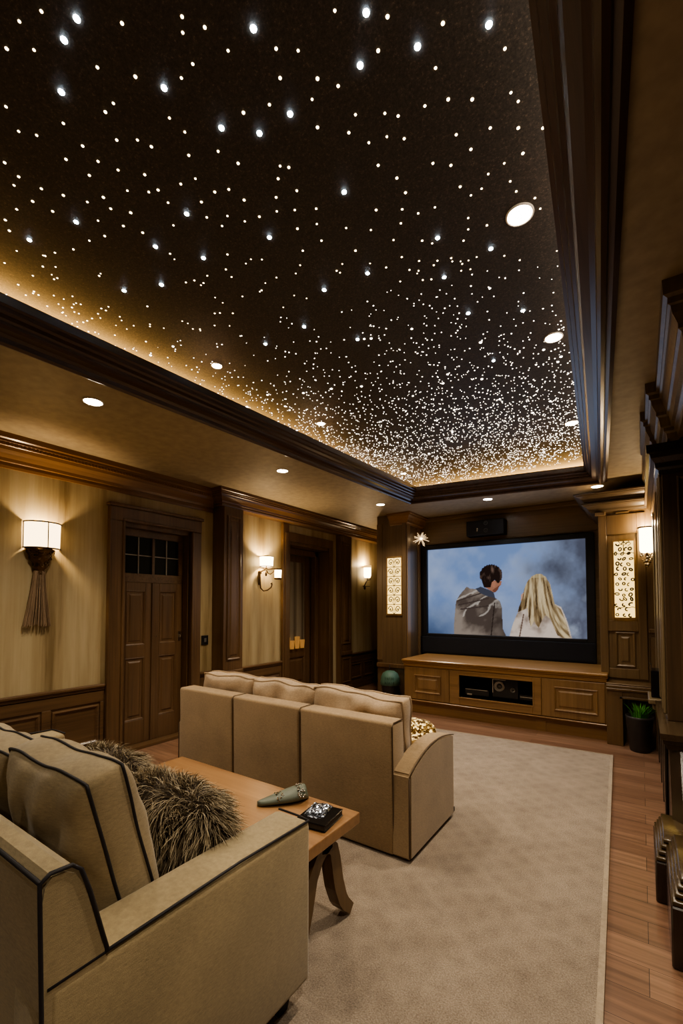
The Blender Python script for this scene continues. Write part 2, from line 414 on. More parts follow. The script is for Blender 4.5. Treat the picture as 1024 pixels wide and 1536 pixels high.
bm = B(); mbox(bm, ML(XL), 2.262, 2.978, 0, .03, -.25, .03); obj('threshold', bm, wy, d1)

# ---- door 2 in its deep recess
d2 = thing('door_2', 'recessed walnut door with a tall reeded glass panel', None, (XL2, 5.06, 0), kind='structure')
M = ML(XL2); bm = B()
mbox(bm, M, 4.56, 4.6, 0, 2.29, 0, .02, .004); mbox(bm, M, 5.52, 5.62, 0, 2.29, 0, .03, .005); mbox(bm, M, 4.56, 5.62, 2.29, 2.42, 0, .03, .005)
mbox(bm, M, 4.57, 4.59, 0, 2.29, -.4, 0); mbox(bm, M, 5.53, 5.55, 0, 2.29, -.4, 0); mbox(bm, M, 4.59, 5.53, 2.25, 2.29, -.4, 0)
mbox(bm, M, 5.45, 5.53, 0, 2.25, -.3, -.2, .01); mbox(bm, M, 4.59, 5.53, 2.16, 2.25, -.3, -.2, .01)
obj('door_frame', bm, wz, d2)
XD2 = XL2-.31; M = ML(XD2); a, b = 4.6, 5.46; st = .13; bm = B()
mbox(bm, M, a, b, .02, 2.16, -.05, -.02)
for (u0, u1, v0, v1) in ((a, a+st, .02, 2.16), (b-st, b, .02, 2.16), (a+st, b-st, 2.06, 2.16), (a+st, b-st, .62, .74), (a+st, b-st, .02, .2)): mbox(bm, M, u0, u1, v0, v1, -.02, 0, .004)
raised(bm, M, a+st, b-st, .2, .62, -.018, 1)
lf = obj('door_leaf', bm, wz, d2)
bm = B(); n = 60; w = b-a-2*st
vs = []
for i in range(n+1):
    u = a+st+w*i/n; d = -.014+.006*abs(math.sin(i*PI*6/n))
    vs.append((bm.verts.new(M(u, .74, d)), bm.verts.new(M(u, 2.06, d))))
for p, q in zip(vs, vs[1:]): bm.faces.new((p[0], q[0], q[1], p[1]))
reed, nt_, b_ = mat('reeded_glass'); b_.inputs['Roughness'].default_value = .25; b_.inputs['Specular IOR Level'].default_value = .9
n_ = nz(nt_, pos(nt_, (1, 9, .15)), 1, 3, .5, .2)
nt_.links.new(ramp(nt_, n_, [(.38, (.035, .022, .012)), (.5, (.14, .11, .075)), (.62, (.3, .26, .19))]), b_.inputs['Base Color'])  # dark and pale streaks paint in the upright bands the glass reflects
obj('reeded_glass', bm, reed, lf)
for u in (4.79, 4.9, 5.0, 5.12, 5.24):  # glowing shapes stand in for warm lights reflected in the glass
    bm = B(); lathe(bm, [(.001, 0), (.038, 0), (.046, .08), (.05, .15+.03*math.sin(u*31)), (.001, .12)], (XD2+.022, u, .745), 14, sx=.6); obj('reflected_light_shape', bm, warm_refl, lf)

# switch plate
sw = thing('light_switch', 'small black switch plate on the wallpaper right of the first door', 'switch', (XL, 3.21, 1.0))
bm = B(); mbox(bm, ML(XL), 3.165, 3.255, .955, 1.06, 0, .012, .003); obj('plate', bm, black, sw)
bm = B(); mbox(bm, ML(XL), 3.195, 3.225, .985, 1.03, .012, .02, .003); obj('rocker', bm, plain('switch_grey', (.12, .11, .1), .4), sw)

# ------------------------------------------------------------------ lights helpers
def lamp(name, typ, loc, energy, col, soft=.03, rot=None, parent=None, **kw):
    l = bpy.data.lights.new(name, typ); l.energy = energy; l.color = col
    if typ in ('POINT', 'SPOT'): l.shadow_soft_size = soft
    for k, v in kw.items(): setattr(l, k, v)
    o = bpy.data.objects.new(name, l); C.objects.link(o)
    o.location = Vector(loc) - (wloc(parent) if parent is not None else Vector((0, 0, 0)))
    if parent is not None: o.parent = parent
    if rot: o.rotation_euler = rot
    return o
WARM = (1, .72, .42)

def downlight(x, y, z, r, label, group, e=22, cool=False, ang=125):
    t = thing('downlight', label, 'downlight', (x, y, z), group)
    bm = B(); lathe(bm, [(r*1.2, 0), (r*1.19, -.005), (r*1.08, -.007), (r*1.03, -.003), (r*1.03, .0)], (x, y, z), 36, cap=False); obj('trim_ring', bm, white_m, t, True)
    bm = B(); lathe(bm, [(.0001, -.003), (r*.6, -.0045), (r*1.02, -.003)], (x, y, z), 36); obj('lens', bm, down_cool if cool else down_em, t, True)
    lamp('downlight_beam', 'SPOT', (x, y, z-.02), e*1.5, (.85, .9, 1) if cool else (1, .85, .66), .04, (0, 0, 0), t, spot_size=math.radians(ang), spot_blend=.9)
    return t
gS = 'downlights in the lower ceiling'; gT = 'downlights among the stars'
downlight(-2.90, 1.39, ZC, .052, 'bright downlight in the tan ceiling nearest the first crown moulding, leftmost in the photo', gS, 34)
downlight(-2.87, 3.17, ZC, .05, 'downlight in the tan ceiling in front of the wide panelled pilaster', gS, 34)
downlight(-2.78, 4.97, ZC, .05, 'downlight in the tan ceiling beside the far left corner of the starry recess', gS, 30)
downlight(-1.54, 5.47, ZC, .05, 'cool bluish white downlight in the tan ceiling above the big screen', gS, 22, True)
downlight(-.37, 5.56, ZC, .055, 'downlight in the tan ceiling above the right lattice column', gS, 26)
downlight(-.388, 1.90, ZS, .047, 'largest downlight among the stars, nearest beside the right moulding', gT, 36)
downlight(-.409, 2.91, ZS, .045, 'second downlight among the stars along the right moulding', gT, 30)
downlight(-.481, 4.39, ZS, .05, 'farthest downlight among the stars along the right moulding', gT, 22)
downlight(-2.372, 1.95, ZS, .032, 'small downlight among the stars nearest along the left golden edge', gT, 16)
downlight(-2.36, 3.12, ZS, .034, 'second small downlight among the stars along the left golden edge', gT, 16)
downlight(-2.41, 4.90, ZS, .03, 'tiny downlight among the stars at the far left corner of the recess', gT, 10)
# unseen fill spots, added to brighten the near end of the room
for x, y, e_ in ((-3.1, -.15, 40), (.28, .35, 42), (-.6, -1.3, 24)):
    lamp('added_fill_spot', 'SPOT', (x, y, ZC-.02), e_, (1, .88, .70), .06, (0, 0, 0), None, spot_size=math.radians(130), spot_blend=.9)

# hidden cove strips behind the tray moulding
def strip(p, q, e, col, w=.03):
    p, q = Vector(p), Vector(q); d = q-p
    lamp('cove_strip', 'AREA', (p+q)/2, e, col, rot=(PI, 0, math.atan2(d.y, d.x)), shape='RECTANGLE', size=d.length, size_y=w)
GOLD = (1, .56, .17)
strip((-2.84, -.9, 2.955), (-2.84, 5.9, 2.955), 46, GOLD, .02)
strip((-2.8, 5.93, 2.945), (-.2, 5.95, 2.945), 42, GOLD, .02)
strip((-.16, 5.8, 2.86), (.12, -.9, 2.865), 12, (1, .84, .68))

# ------------------------------------------------------------------ stars
big = [(115,28),(96,60),(92,138),(246,132),(380,43),(435,171),(389,200),(332,192),(280,321),(114,333),(233,370),(305,387),(404,356),(44,360),
       (549,19),(540,98),(626,70),(733,37),(516,288),(242,427),(186,436),(656,357),(736,373),(551,410),(666,416),(784,466),(536,509),(456,490),(398,516),(702,470),(740,541),(486,435)]
warm = [(62,17),(29,32),(10,73),(51,75),(183,35),(273,25),(274,49),(307,41),(342,76),(414,73),(447,76),(502,16),(146,101),(203,115),(272,117),(289,96),(420,117),(476,118),
 (507,129),(404,157),(365,169),(468,149),(476,191),(9,160),(28,197),(55,203),(95,185),(158,168),(170,155),(124,219),(99,239),(147,242),(134,263),(254,177),(277,198),(206,210),
 (227,220),(175,210),(177,255),(217,262),(283,233),(327,227),(357,245),(7,244),(21,278),(28,265),(62,283),(49,302),(95,293),(131,303),(155,296),(191,286),(223,288),(237,285),(252,304),
 (271,276),(293,268),(302,303),(322,288),(343,284),(366,300),(420,249),(433,251),(417,268),(445,286),(414,296),(8,330),(14,346),(25,314),(79,317),(147,331),(166,313),(185,339),(196,319),
 (214,349),(134,361),(110,374),(157,354),(260,338),(310,326),(333,339),(341,324),(367,332),(389,325),(415,317),(442,315),(474,313),(446,343),(475,336),(454,376),(482,361),
 (581,25),(567,76),(664,35),(653,102),(757,73),(637,159),(672,149),(708,149),(766,139),(777,152),(533,172),(577,170),(597,174),(523,199),(553,214),(580,205),(606,208),(684,202),(735,192),
 (777,192),(567,248),(649,245),(676,248),(706,224),(756,245),(784,230),(595,267),(608,289),(564,315),(603,314),(627,320),(652,311),(690,280),(722,283),(706,293),(732,261),(765,272),
 (601,335),(590,360),(556,345),(702,327),(702,344),(730,338),(519,342),(533,376),(633,361),(648,365),(695,361),(774,287),(802,297),(810,313),(814,192)]
def star_at(px, py):
    a, b = (px-512)/F, -(py-(908-F*math.tan(TH)))/F
    fw = (-math.sin(PSI)*math.cos(TH), math.cos(PSI)*math.cos(TH), math.sin(TH)); rt = (math.cos(PSI), math.sin(PSI), 0)
    up = (math.sin(PSI)*math.sin(TH), -math.cos(PSI)*math.sin(TH), math.cos(TH))
    d = [fw[i]+a*rt[i]+b*up[i] for i in range(3)]; t = (ZS-1.4)/d[2]
    return d[0]*t, d[1]*t
def star_row(x, y):
    c, s_ = math.cos(PSI), math.sin(PSI); f_ = -x*s_+y*c; h_ = ZS-1.4
    return (908-F*math.tan(TH))-F*(-math.sin(TH)*f_+math.cos(TH)*h_)/(math.cos(TH)*f_+math.sin(TH)*h_)
def star_mesh(name, m):
    bm = B(); lathe(bm, [(.0001, -1.0), (.6, -.85), (.92, -.45), (1, 0)], n=8)
    me = bpy.data.meshes.new(name); bm.to_mesh(me); bm.free(); me.materials.append(m); return me
me_w, me_b = star_mesh('warm_star', star_w), star_mesh('blue_white_star', star_b)
cnt = 0; placed = []
def star(x, y, r, blue):
    global cnt
    o = bpy.data.objects.new('star_light', me_b if blue else me_w); C.objects.link(o)
    o.location = (x, y, ZS); o.scale = (r, r, r*.45); cnt += 1; placed.append((x, y))
    if blue: tag(o, 'large brilliant blue white point of light in the dark starry ceiling', 'star light', 'large blue white stars')
    else: tag(o, 'small warm white point of light in the dark starry ceiling', 'star light', 'small warm white stars')
for p in big:
    x, y = star_at(*p); star(x, y, .0095 if p[1] < 420 else .0105, True)
for p in warm:
    x, y = star_at(*p); star(x, y, random.uniform(.0040, .0056), False)
def dens(x, y):      # stars per square metre, thickening towards the screen
    d = 60 if y < 1.7 else 60+(y-1.7)**1.45*135
    return min(d, 600)*(1.25 if x > -1.3 else .95)*(1+1.3*max(0, (-2.15-x)/.5)*(y < 4.5))
cand = []
for _ in range(16000):
    x, y = random.uniform(-2.75, 0), random.uniform(.5, 5.6)
    if y > 5.35 and random.random() < .45: continue
    if star_row(x, y) < 376: continue
    if x > -.22-.05*(y-1): continue
    if random.random()*900 < dens(x, y): cand.append((x, y))
area = 2.6*4.5; want = sum(dens(random.uniform(-2.9, -.3), random.uniform(1.45, 5.98)) for _ in range(2000))/2000*area
random.shuffle(cand); cand = cand[:int(want*.9)]
cand = [c for c in cand if c[1] > 2.15 or min((c[0]-p[0])**2+(c[1]-p[1])**2 for p in placed) > .004]
cand.sort(key=lambda c: c[1]-.3*c[0])
k = 0
while cnt < 298 and k < len(cand):
    star(cand[k][0], cand[k][1], random.uniform(.0032, .0048), False); k += 1
bm = B()
for x, y in cand[k:]:
    r = random.choice([.0022, .0027, .0032, .0037, .0042]) + .0004*(y-2.5)*random.random()
    if random.random() < .03: r *= 2.4
    lathe(bm, [(.0001, -.45*r), (.75*r, -.33*r), (r, 0)], (x, y, ZS), 6)
st_ = obj('tiny_star_lights', bm, glow('far_star', (1, .88, .74), 5, False))
tag(st_, 'dense field of tiny star points toward the screen end of the starry ceiling', 'star lights', kind='stuff')

# ------------------------------------------------------------------ sconces
t = thing('wall_sconce', 'wall light with wide half drum fabric shade, ornate cone bracket and hanging taupe tassel', 'wall light', (XL, 1.56, 1.6))
cy_, zt, zb = 1.565, 2.075, 1.865; cx_ = XL+.005
bm = B(); lathe(bm, [(.115, zb), (.118, zt)], (cx_, cy_, 0), 40, -PI/2, PI/2, sx=1.0, sy=1.12, cap=False); sh = obj('lamp_shade', bm, shade_em, t, True)
bm = B()
for z in (zb, zt): tube(bm, [(cx_+.119*math.cos(a), cy_+.134*math.sin(a), z) for a in [-PI/2+PI*i/24 for i in range(25)]], .006, 6)
for a in (-PI/2+.05, 0, PI/2-.05): tube(bm, [(cx_+.119*math.cos(a), cy_+.134*math.sin(a), z) for z in (zb, zt)], .0045, 6)
obj('wire_frame', bm, plain('dark_wire', (.05, .026, .010), .5), sh)
bm = B(); P = []
for i in range(13):
    f = i/12; P.append((.014+.082*(1-f)**.9+.006*math.sin(f*20), zb-.005-.21*f))
lathe(bm, P, (cx_+.03, cy_-.02, 0), 30, sy=1.05)
for v in bm.verts:
    n = noise.noise(Vector(v.co)*60)*.012; v.co.x += n; v.co.y += n*.8
for i in range(26):
    a = random.uniform(-1.5, 1.5); f = random.random()*.7; r = .014+.082*(1-f)**.9
    c0 = Vector((cx_+.03+r*math.cos(a), cy_-.02+r*math.sin(a), zb-.01-.2*f))
    tube(bm, [c0+Vector((0, .012*math.cos(q), .012*math.sin(q))) for q in [k*2*PI/8 for k in range(8)]], .004, 5, True)
obj('cone_bracket', bm, bronze, t, True)
bm = B(); tube(bm, [(cx_+.03, cy_-.02, 1.65), (cx_+.034, cy_-.022, 1.61), (cx_+.03, cy_-.015, 1.575), (cx_+.03, cy_-.02, 1.54)], .004, 6)
lathe(bm, [(.001, -.018), (.012, -.012), (.014, 0), (.01, .012), (.001, .018)], (cx_+.032, cy_-.02, 1.53), 14); obj('bead_drop', bm, bronze, t, True)
bm = B()
for i in range(110):
    a = random.uniform(-1, 1); dx = random.uniform(.004, .05)
    y0, y1 = cy_-.025+a*.038, cy_-.035+a*.098
    tube(bm, [(cx_+.02+dx*.6, y0, 1.68), (cx_+.015+dx*.7, y0+(y1-y0)*.22, 1.55), (cx_+.01+dx, y0+(y1-y0)*.6, 1.38), (cx_+.01+dx, y1, 1.235+random.uniform(-.012, .012))], .0022, 4)
obj('tassel', bm, tassel_m, t)
lamp('sconce_bulb', 'POINT', (cx_+.06, cy_, 1.98), 9, WARM, .025, None, t)

t = thing('wall_sconce', 'bronze two shade wall light between the wide pilaster and second door', 'wall light', (XL2, 4.05, 1.58))
M = ML(XL2); X = XL2+.10; y0 = 4.05
bm = B(); lathe(bm, [(.082, 1.895), (.087, 2.02)], (X, y0, 0), 32, cap=False); sh = obj('lamp_shade', bm, glass_em, t, True)
bm = B(); lathe(bm, [(.088, 2.015), (.091, 2.02), (.091, 2.026), (.086, 2.026)], (X, y0, 0), 32, cap=False); lathe(bm, [(.083, 1.888), (.086, 1.888), (.086, 1.9), (.083, 1.9)], (X, y0, 0), 32, cap=False); obj('shade_rim', bm, bronze, sh, True)
X3, y3 = X+.05, y0+.16
bm = B(); lathe(bm, [(.042, 1.755), (.046, 1.86)], (X3, y3, 0), 28, cap=False); sh = obj('lamp_shade', bm, glass_em, t, True)
bm = B(); lathe(bm, [(.047, 1.858), (.05, 1.868), (.05, 1.876), (.044, 1.876)], (X3, y3, 0), 28, cap=False); lathe(bm, [(.001, 1.735), (.04, 1.735), (.05, 1.742), (.05, 1.757), (.042, 1.757)], (X3, y3, 0), 28, cap=False); obj('shade_rim', bm, bronze, sh, True)
bm = B()
arm = [(X-.06, y0-.04, 1.83), (X-.05, y0-.055, 1.845), (X-.05, y0-.062, 1.82), (X-.05, y0-.062, 1.70), (X-.05, y0-.05, 1.62), (X-.04, y0-.01, 1.585), (X-.02, y0+.04, 1.595), (X, y0+.085, 1.63), (X, y0+.105, 1.665), (X, y0+.1, 1.69), (X, y0+.085, 1.675)]
tube(bm, arm, .009, 8)
tube(bm, [(X, y0, 1.90), (X-.005, y0-.005, 1.87), (X, y0+.03, 1.86), (X+.02, y0+.08, 1.87), (X3, y3-.01, 1.878)], .008, 8)
tube(bm, [(X-.06, y0-.04, 1.83), (X-.03, y0-.01, 1.85), (X, y0, 1.885)], .008, 8)
tube(bm, [(X, y0+.0, 1.85), (X, y0+.03, 1.81), (X+.01, y0+.06, 1.80), (X+.03, y0+.10, 1.83), (X3-.03, y3-.03, 1.86)], .007, 8)
lathe(bm, [(.001, -.03), (.012, -.025), (.015, 0), (.01, .025), (.001, .03)], (X, y0-.005, 1.80), 12)
obj('scroll_arm', bm, bronze, t, True)
bm = B(); mbox(bm, M, y0-.05, y0-.02, 1.66, 1.84, 0, .015, .004); mbox(bm, M, y0-.045, y0-.03, 1.80, 1.835, .015, .05, .003); obj('back_plate', bm, bronze, t)
lamp('sconce_bulb', 'POINT', (X, y0, 1.97), 9, WARM, .02, None, t); lamp('sconce_bulb', 'POINT', (X3, y3, 1.82), 3, WARM, .015, None, t)

t = thing('wall_sconce', 'small wall light with one glass cylinder and dark scroll bracket near the screen corner', 'wall light', (XL2, 6.58, 1.7))
X, y0 = XL2+.08, 6.58
bm = B(); lathe(bm, [(.001, 1.885), (.05, 1.885), (.062, 1.92), (.064, 2.06)], (X, y0, 0), 24); sh = obj('lamp_shade', bm, glass_em, t, True)
bm = B(); lathe(bm, [(.064, 2.06), (.068, 2.06), (.068, 2.10), (.064, 2.10)], (X, y0, 0), 24, cap=False); obj('shade_rim', bm, plain('amber_rim', (.4, .24, .08), .3, 0, (1, .6, .2), .6), sh, True)
bm = B()
tube(bm, [(XL2, y0-.02, 1.74), (XL2+.03, y0-.03, 1.73), (XL2+.06, y0-.03, 1.78), (X, y0-.01, 1.84), (X, y0, 1.885)], .009, 8)
tube(bm, [(X, y0-.01, 1.84), (X+.02, y0+.05, 1.85), (X+.03, y0+.07, 1.87)], .007, 6); tube(bm, [(X, y0-.01, 1.84), (X, y0-.05, 1.80), (X-.01, y0-.07, 1.76), (X-.02, y0-.05, 1.72)], .008, 6)
tube(bm, [(X-.03, y0-.06, 1.73), (X-.02, y0, 1.735), (X, y0+.08, 1.735)], .006, 6); lathe(bm, [(.001, -.03), (.018, -.01), (.02, .02), (.001, .04)], (X-.03, y0-.04, 1.70), 12)
obj('scroll_bracket', bm, plain('dark_iron', (.03, .02, .014), .35, .8), t, True)
lamp('sconce_bulb', 'POINT', (X, y0, 2.12), 5, WARM, .03, None, t)

# ------------------------------------------------------------------ media wall
YM = 6.2; YL = 5.65; YRU = 5.45; YRB = 5.2; XC0, XC1 = -2.74, -.36
bm = B(); box(bm, XC0-.05, XC1+.05, YM, YM+.08, .5, ZC)
M = MB_(YM); mbox(bm, M, XC0, XC1, 2.31, 2.33, 0, .03, .006); mbox(bm, M, XC0, XC0+.09, 2.33, ZC, 0, .006); mbox(bm, M, XC1-.16, XC1, .6, 2.33, 0, .03, .004)
mbox(bm, M, XC0, XC1, 2.66, ZC, 0, .05, .01)
struct('wall_media', bm, med_x, 'wood panelled wall behind the big screen')

def crown_on(bm, path, z0, z1, proj):
    pr = [(0, z0), (.01, z0), (.014, z0+(z1-z0)*.1), (proj*.25, z0+(z1-z0)*.16), (proj*.3, z0+(z1-z0)*.35), (proj*.55, z0+(z1-z0)*.6), (proj*.8, z0+(z1-z0)*.72), (proj*.84, z0+(z1-z0)*.82), (proj, z0+(z1-z0)*.86), (proj, z1), (0, z1)]
    sweep(bm, [(-o, z) for o, z in pr], path)
def lattice_panel(name, label, y, x0, x1, z0, z1, style):
    t = thing(name, label, 'lattice light', ((x0+x1)/2, y, z0)); M = MB_(y)
    bm = B(); mbox(bm, M, x0, x1, z0, z1, .001, .006); obj('glowing_panel', bm, panel_em, t)
    bm = B(); mring(bm, M, x0-.018, x1+.018, z0-.018, z1+.018, [(0, 0), (0, .014), (.014, .016), (.018, .006)], False); obj('frame', bm, oak_z, t)
    bm = B(); w = x1-x0; h = z1-z0; yy = y-.010
    if style == 0:
        rows = 6; ch = h/rows
        for r in range(rows+1): tube(bm, [(x0, yy, z0+r*ch), (x1, yy, z0+r*ch)], .0055, 5)
        tube(bm, [((x0+x1)/2, yy, z0), ((x0+x1)/2, yy, z1)], .0035, 5)
        for r in range(rows):
            for c in (0, 1):
                cx, cz = x0+w*(.25+.5*c), z0+(r+.5)*ch; s = 1 if (r+c) % 2 else -1
                tube(bm, [(cx+s*w*.19*(1-.055*q)*math.cos(q*.52), yy, cz+ch*.38*(1-.055*q)*math.sin(q*.52)) for q in range(15)], .0068, 5)
                lathe(bm, [(.001, -.01), (.013, 0), (.001, .01)], (cx, yy, cz), 8)
            for q in (-1, 1): tube(bm, [(x0+w*.5+q*w*.0, yy, z0+r*ch), (x0+w*(.5+.12*q), yy, z0+(r+.22)*ch), (x0+w*(.5+.05*q), yy, z0+(r+.5)*ch)], .0035, 5)
    else:
        rr = random.Random(3); rows = 15; ch = h/rows
        for r in range(rows):
            for c in range(3):
                cx = x0+w*(.2+.3*c)+rr.uniform(-.012, .012)+(w*.08 if r % 2 else -w*.05); cz = z0+(r+.5)*ch+rr.uniform(-.008, .008)
                if cx < x0+.015 or cx > x1-.012: continue
                a, b_ = rr.uniform(.011, .019), rr.uniform(.009, .015); ph = rr.uniform(0, 3)
                n = 11 if rr.random() < .5 else 8
                pts = [(cx+a*math.cos(q*2*PI/11)*math.cos(ph)-b_*math.sin(q*2*PI/11)*math.sin(ph), yy, cz+a*math.cos(q*2*PI/11)*math.sin(ph)+b_*math.sin(q*2*PI/11)*math.cos(ph)) for q in range(n)]
                tube(bm, pts, rr.uniform(.0055, .0085), 5, n == 11)
        for z in (.13, .84): tube(bm, [(x0+w*i/8, yy, z0+h*z+.006*math.sin(i*2)) for i in range(9)], .004, 5)
        tube(bm, [(x0+w*.5, yy, z0+h*.84), (x0+w*.48, yy, z1)], .004, 5)
        for f in (.25, .5, .75): tube(bm, [(x0+w*f, yy, z1-.0), (x0+w*f+.02, yy, z1-.03), (x0+w*f-.005, yy, z1-.05)], .004, 5)
    obj('lattice', bm, plain('dark_olive_metal', (.055, .042, .018), .5, .1), t, True)
    return t
# left column
t = thing('panelled_column', 'tall walnut column with lit scroll lattice left of the big screen', 'column', (-2.97, 5.9, 0))
bm = B(); box(bm, -3.22, XC0, YL, 6.4, 0, ZC, .004, 1)
M = MB_(YL); mbox(bm, M, -2.80, XC0, .6, 2.6, 0, .02, .004); mbox(bm, M, -3.22, -3.13, .6, 2.6, 0, .012, .004)
obj('shaft', bm, wood('column_wood', (.085, .053, .026), (.18, .118, .06), 'z', .35), t)
bm = B(); mbox(bm, M, -3.22, XC0, 0, .14, 0, .03, .006); mbox(bm, M, -3.22, XC0, .5, .56, 0, .03, .006); obj('base', bm, wz, t)
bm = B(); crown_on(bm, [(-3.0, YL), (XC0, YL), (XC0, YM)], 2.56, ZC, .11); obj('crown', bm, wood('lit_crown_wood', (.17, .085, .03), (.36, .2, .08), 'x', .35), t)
bm = B(); MI = lambda u, v, d: (XC0+d, u, v); mbox(bm, MI, YL+.0, YL+.1, .62, 2.56, 0, .012, .003); mbox(bm, MI, 6.02, 6.11, .62, 2.56, 0, .012, .003); obj('inner_casing', bm, oak_z, t)
lattice_panel('lattice_light', 'tall narrow glowing panel of scrollwork on the left column', YL-.001, -3.045, -2.825, 1.275, 2.09, 0)
# right column
t = thing('panelled_column', 'tall brown column with lit spotted lattice right of the big screen', 'column', (-.11, 5.7, 0))
bm = B(); box(bm, XC1, .16, YRU, 6.4, .58, 2.60, .004, 1); M = MB_(YRU)
for a in ((XC1, -.285), (-.02, .055)): mbox(bm, M, *a, .64, 2.36, 0, .02, .004)
mbox(bm, M, -.285, -.02, 2.15, 2.36, 0, .02, .004); mbox(bm, M, -.285, -.02, 1.13, 1.24, 0, .02, .004); mbox(bm, M, -.285, -.02, .64, .74, 0, .02, .004)
raised(bm, M, -.225, -.05, .76, 1.12, 0, 1.0); raised(bm, M, .065, .15, .7, 1.1, 0, .5)
mbox(bm, M, -.20, -.08, 2.365, 2.39, 0, .012, .004); mbox(bm, M, XC1-.03, -.29, 2.36, 2.40, 0, .05, .008); mbox(bm, M, .065, .16, 1.12, 1.16, 0, .03, .006)
obj('shaft', bm, med_z, t)
bm = B(); crown_on(bm, [(XC1-.06, 6.2), (XC1-.06, YRU), (.2, YRU)], 2.40, 2.50, .09); crown_on(bm, [(XC1-.1, 6.2), (XC1-.1, YRU-.04), (.2, YRU-.04)], 2.50, 2.60, .12)
box(bm, XC1-.06, .2, YRU, 6.2, 2.40, 2.60); box(bm, XC1-.1, .2, YRU-.04, 6.2, 2.5, 2.60)
obj('crown', bm, wood('grey_brown_crown', (.075, .052, .03), (.16, .115, .07), 'x', .4), t)
bm = B(); box(bm, -.305, -.165, YRB, 5.9, 0, .57, .004, 1); box(bm, -.165, .16, YRB, 5.9, .48, .57, .004, 1); box(bm, -.165, .16, 5.42, 5.9, 0, .48); box(bm, .1, .16, YRB+.02, 5.9, 0, .48)
raised(bm, MB_(5.42), -.15, .06, .1, .46, 0, .8); mbox(bm, MB_(YRB), -.305, .16, .57, .60, -.3, .015, .006); mbox(bm, MB_(YRB), -.305, .16, .545, .57, 0, .02, .006); mbox(bm, MB_(YRB), -.305, .16, .60, .615, -.3, .006, .004)
mbox(bm, MB_(YRB), -.19, -.165, 0, .49, 0, .008, .003); mbox(bm, MB_(YRB), -.19, .1, .468, .49, 0, .008, .003)
obj('base', bm, wood('column_base_wood', (.10, .058, .023), (.2, .122, .052), 'z', .35), t)
lattice_panel('lattice_light', 'tall narrow glowing panel of spotted openwork on the right column', YRU-.02, -.222, -.048, 1.275, 2.07, 1)

# cabinet
t = thing('media_cabinet', 'long low oak media cabinet with open centre bay under the big screen', 'cabinet', (-1.46, 5.6, 0))
CX0, CX1, YC = -2.61, -.31, 5.3; M = MB_(YC); bm = B()
mbox(bm, M, CX0, -1.98, .17, .6, -.75, 0); mbox(bm, M, -.93, CX1, .17, .6, -.75, 0); mbox(bm, M, -1.98, -.93, .17, .24, -.75, 0); mbox(bm, M, -1.98, -.93, .565, .6, -.75, 0)
mbox(bm, M, -1.98, -.93, .24, .565, -.75, -.5)
obj('carcass', bm, oak_z, t)
bm = B(); mbox(bm, M, -1.975, -.935, .242, .25, -.5, -.012); mbox(bm, M, -1.975, -.935, .555, .563, -.5, -.012); mbox(bm, M, -1.975, -1.967, .25, .555, -.5, -.012); mbox(bm, M, -.943, -.935, .25, .555, -.5, -.012); mbox(bm, M, -1.967, -.943, .25, .555, -.5, -.49); obj('bay_lining', bm, black, t)
bm = B(); mbox(bm, M, CX0-.01, CX1+.01, .60, .64, -.82, .012, .005); mbox(bm, M, CX0-.02, CX1+.02, .64, .66, -.82, .022, .005); mbox(bm, M, CX0-.03, CX1+.02, .66, .69, -.82, .034, .008); obj('top', bm, wood('cabinet_top_wood', (.2, .10, .032), (.42, .235, .085), 'x', .3), t)
bm = B(); mbox(bm, M, CX0, CX1, 0, .14, -.7, -.025); mbox(bm, M, CX0-.005, CX1+.005, .14, .155, -.7, .015, .005); mbox(bm, M, CX0-.005, CX1+.005, .155, .172, -.7, .03, .006); mbox(bm, M, -.99, -.89, 0, .14, -.03, -.015); obj('plinth', bm, oak_x, t)
for (a, b, pa, pb, pz0, pz1) in ((CX0+.01, -1.99, -2.46, -2.10, .27, .50), (-.925, CX1-.01, -.80, -.385, .255, .515)):
    bm = B(); mbox(bm, M, a, b, .18, .592, 0, .016, .004); raised(bm, M, pa, pb, pz0, pz1, .016, .9); obj('door', bm, oak_z, t)
bm = B()
for r in ((-1.985, -1.86, .18, .592), (-1.02, -.93, .18, .592), (-1.86, -1.02, .18, .275), (-1.86, -1.02, .54, .592)): mbox(bm, M, *r, 0, .016, .003)
mring(bm, M, -1.875, -1.005, .26, .555, [(0, .016), (0, .022), (.012, .022), (.015, .01)], False)
obj('centre_frame', bm, oak_x, t)
# equipment
e = thing('media_player', 'flat dark player box at the left of the open cabinet bay', 'player', (-1.68, 5.5, .25))
bm = B(); box(bm, -1.84, -1.53, 5.4, 5.7, .262, .37, .004, 1); obj('case', bm, black_g, e)
bm = B(); box(bm, -1.82, -1.55, 5.396, 5.4, .36, .366); box(bm, -1.80, -1.74, 5.396, 5.4, .29, .31); obj('front_trim', bm, chrome, e)
bm = B()
for x in (-1.8, -1.57): lathe(bm, [(.015, .25), (.015, .262)], (x, 5.45, 0), 10)
obj('foot', bm, black, e)
e = thing('speaker', 'black speaker with round silver cone in the centre of the cabinet bay', 'speaker', (-1.41, 5.5, .25))
bm = B(); box(bm, -1.50, -1.20, 5.42, 5.65, .25, .52, .004, 1); obj('case', bm, black_g, e)
def coneY(bm, x, y, z, r):
    prof = [(r, 0), (r*.95, -.008), (r*.8, -.004), (r*.35, .01), (r*.3, .002), (.001, -.004)]
    N = 20; rings = [[bm.verts.new((x+q*math.cos(2*PI*i/N), y+d, z+q*math.sin(2*PI*i/N))) for i in range(N)] for q, d in prof]
    for a, b in zip(rings, rings[1:]):
        for i in range(N): bm.faces.new((a[i], a[(i+1) % N], b[(i+1) % N], b[i]))
grey_cone = plain('silver_grey_cone', (.28, .27, .25), .3, .7)
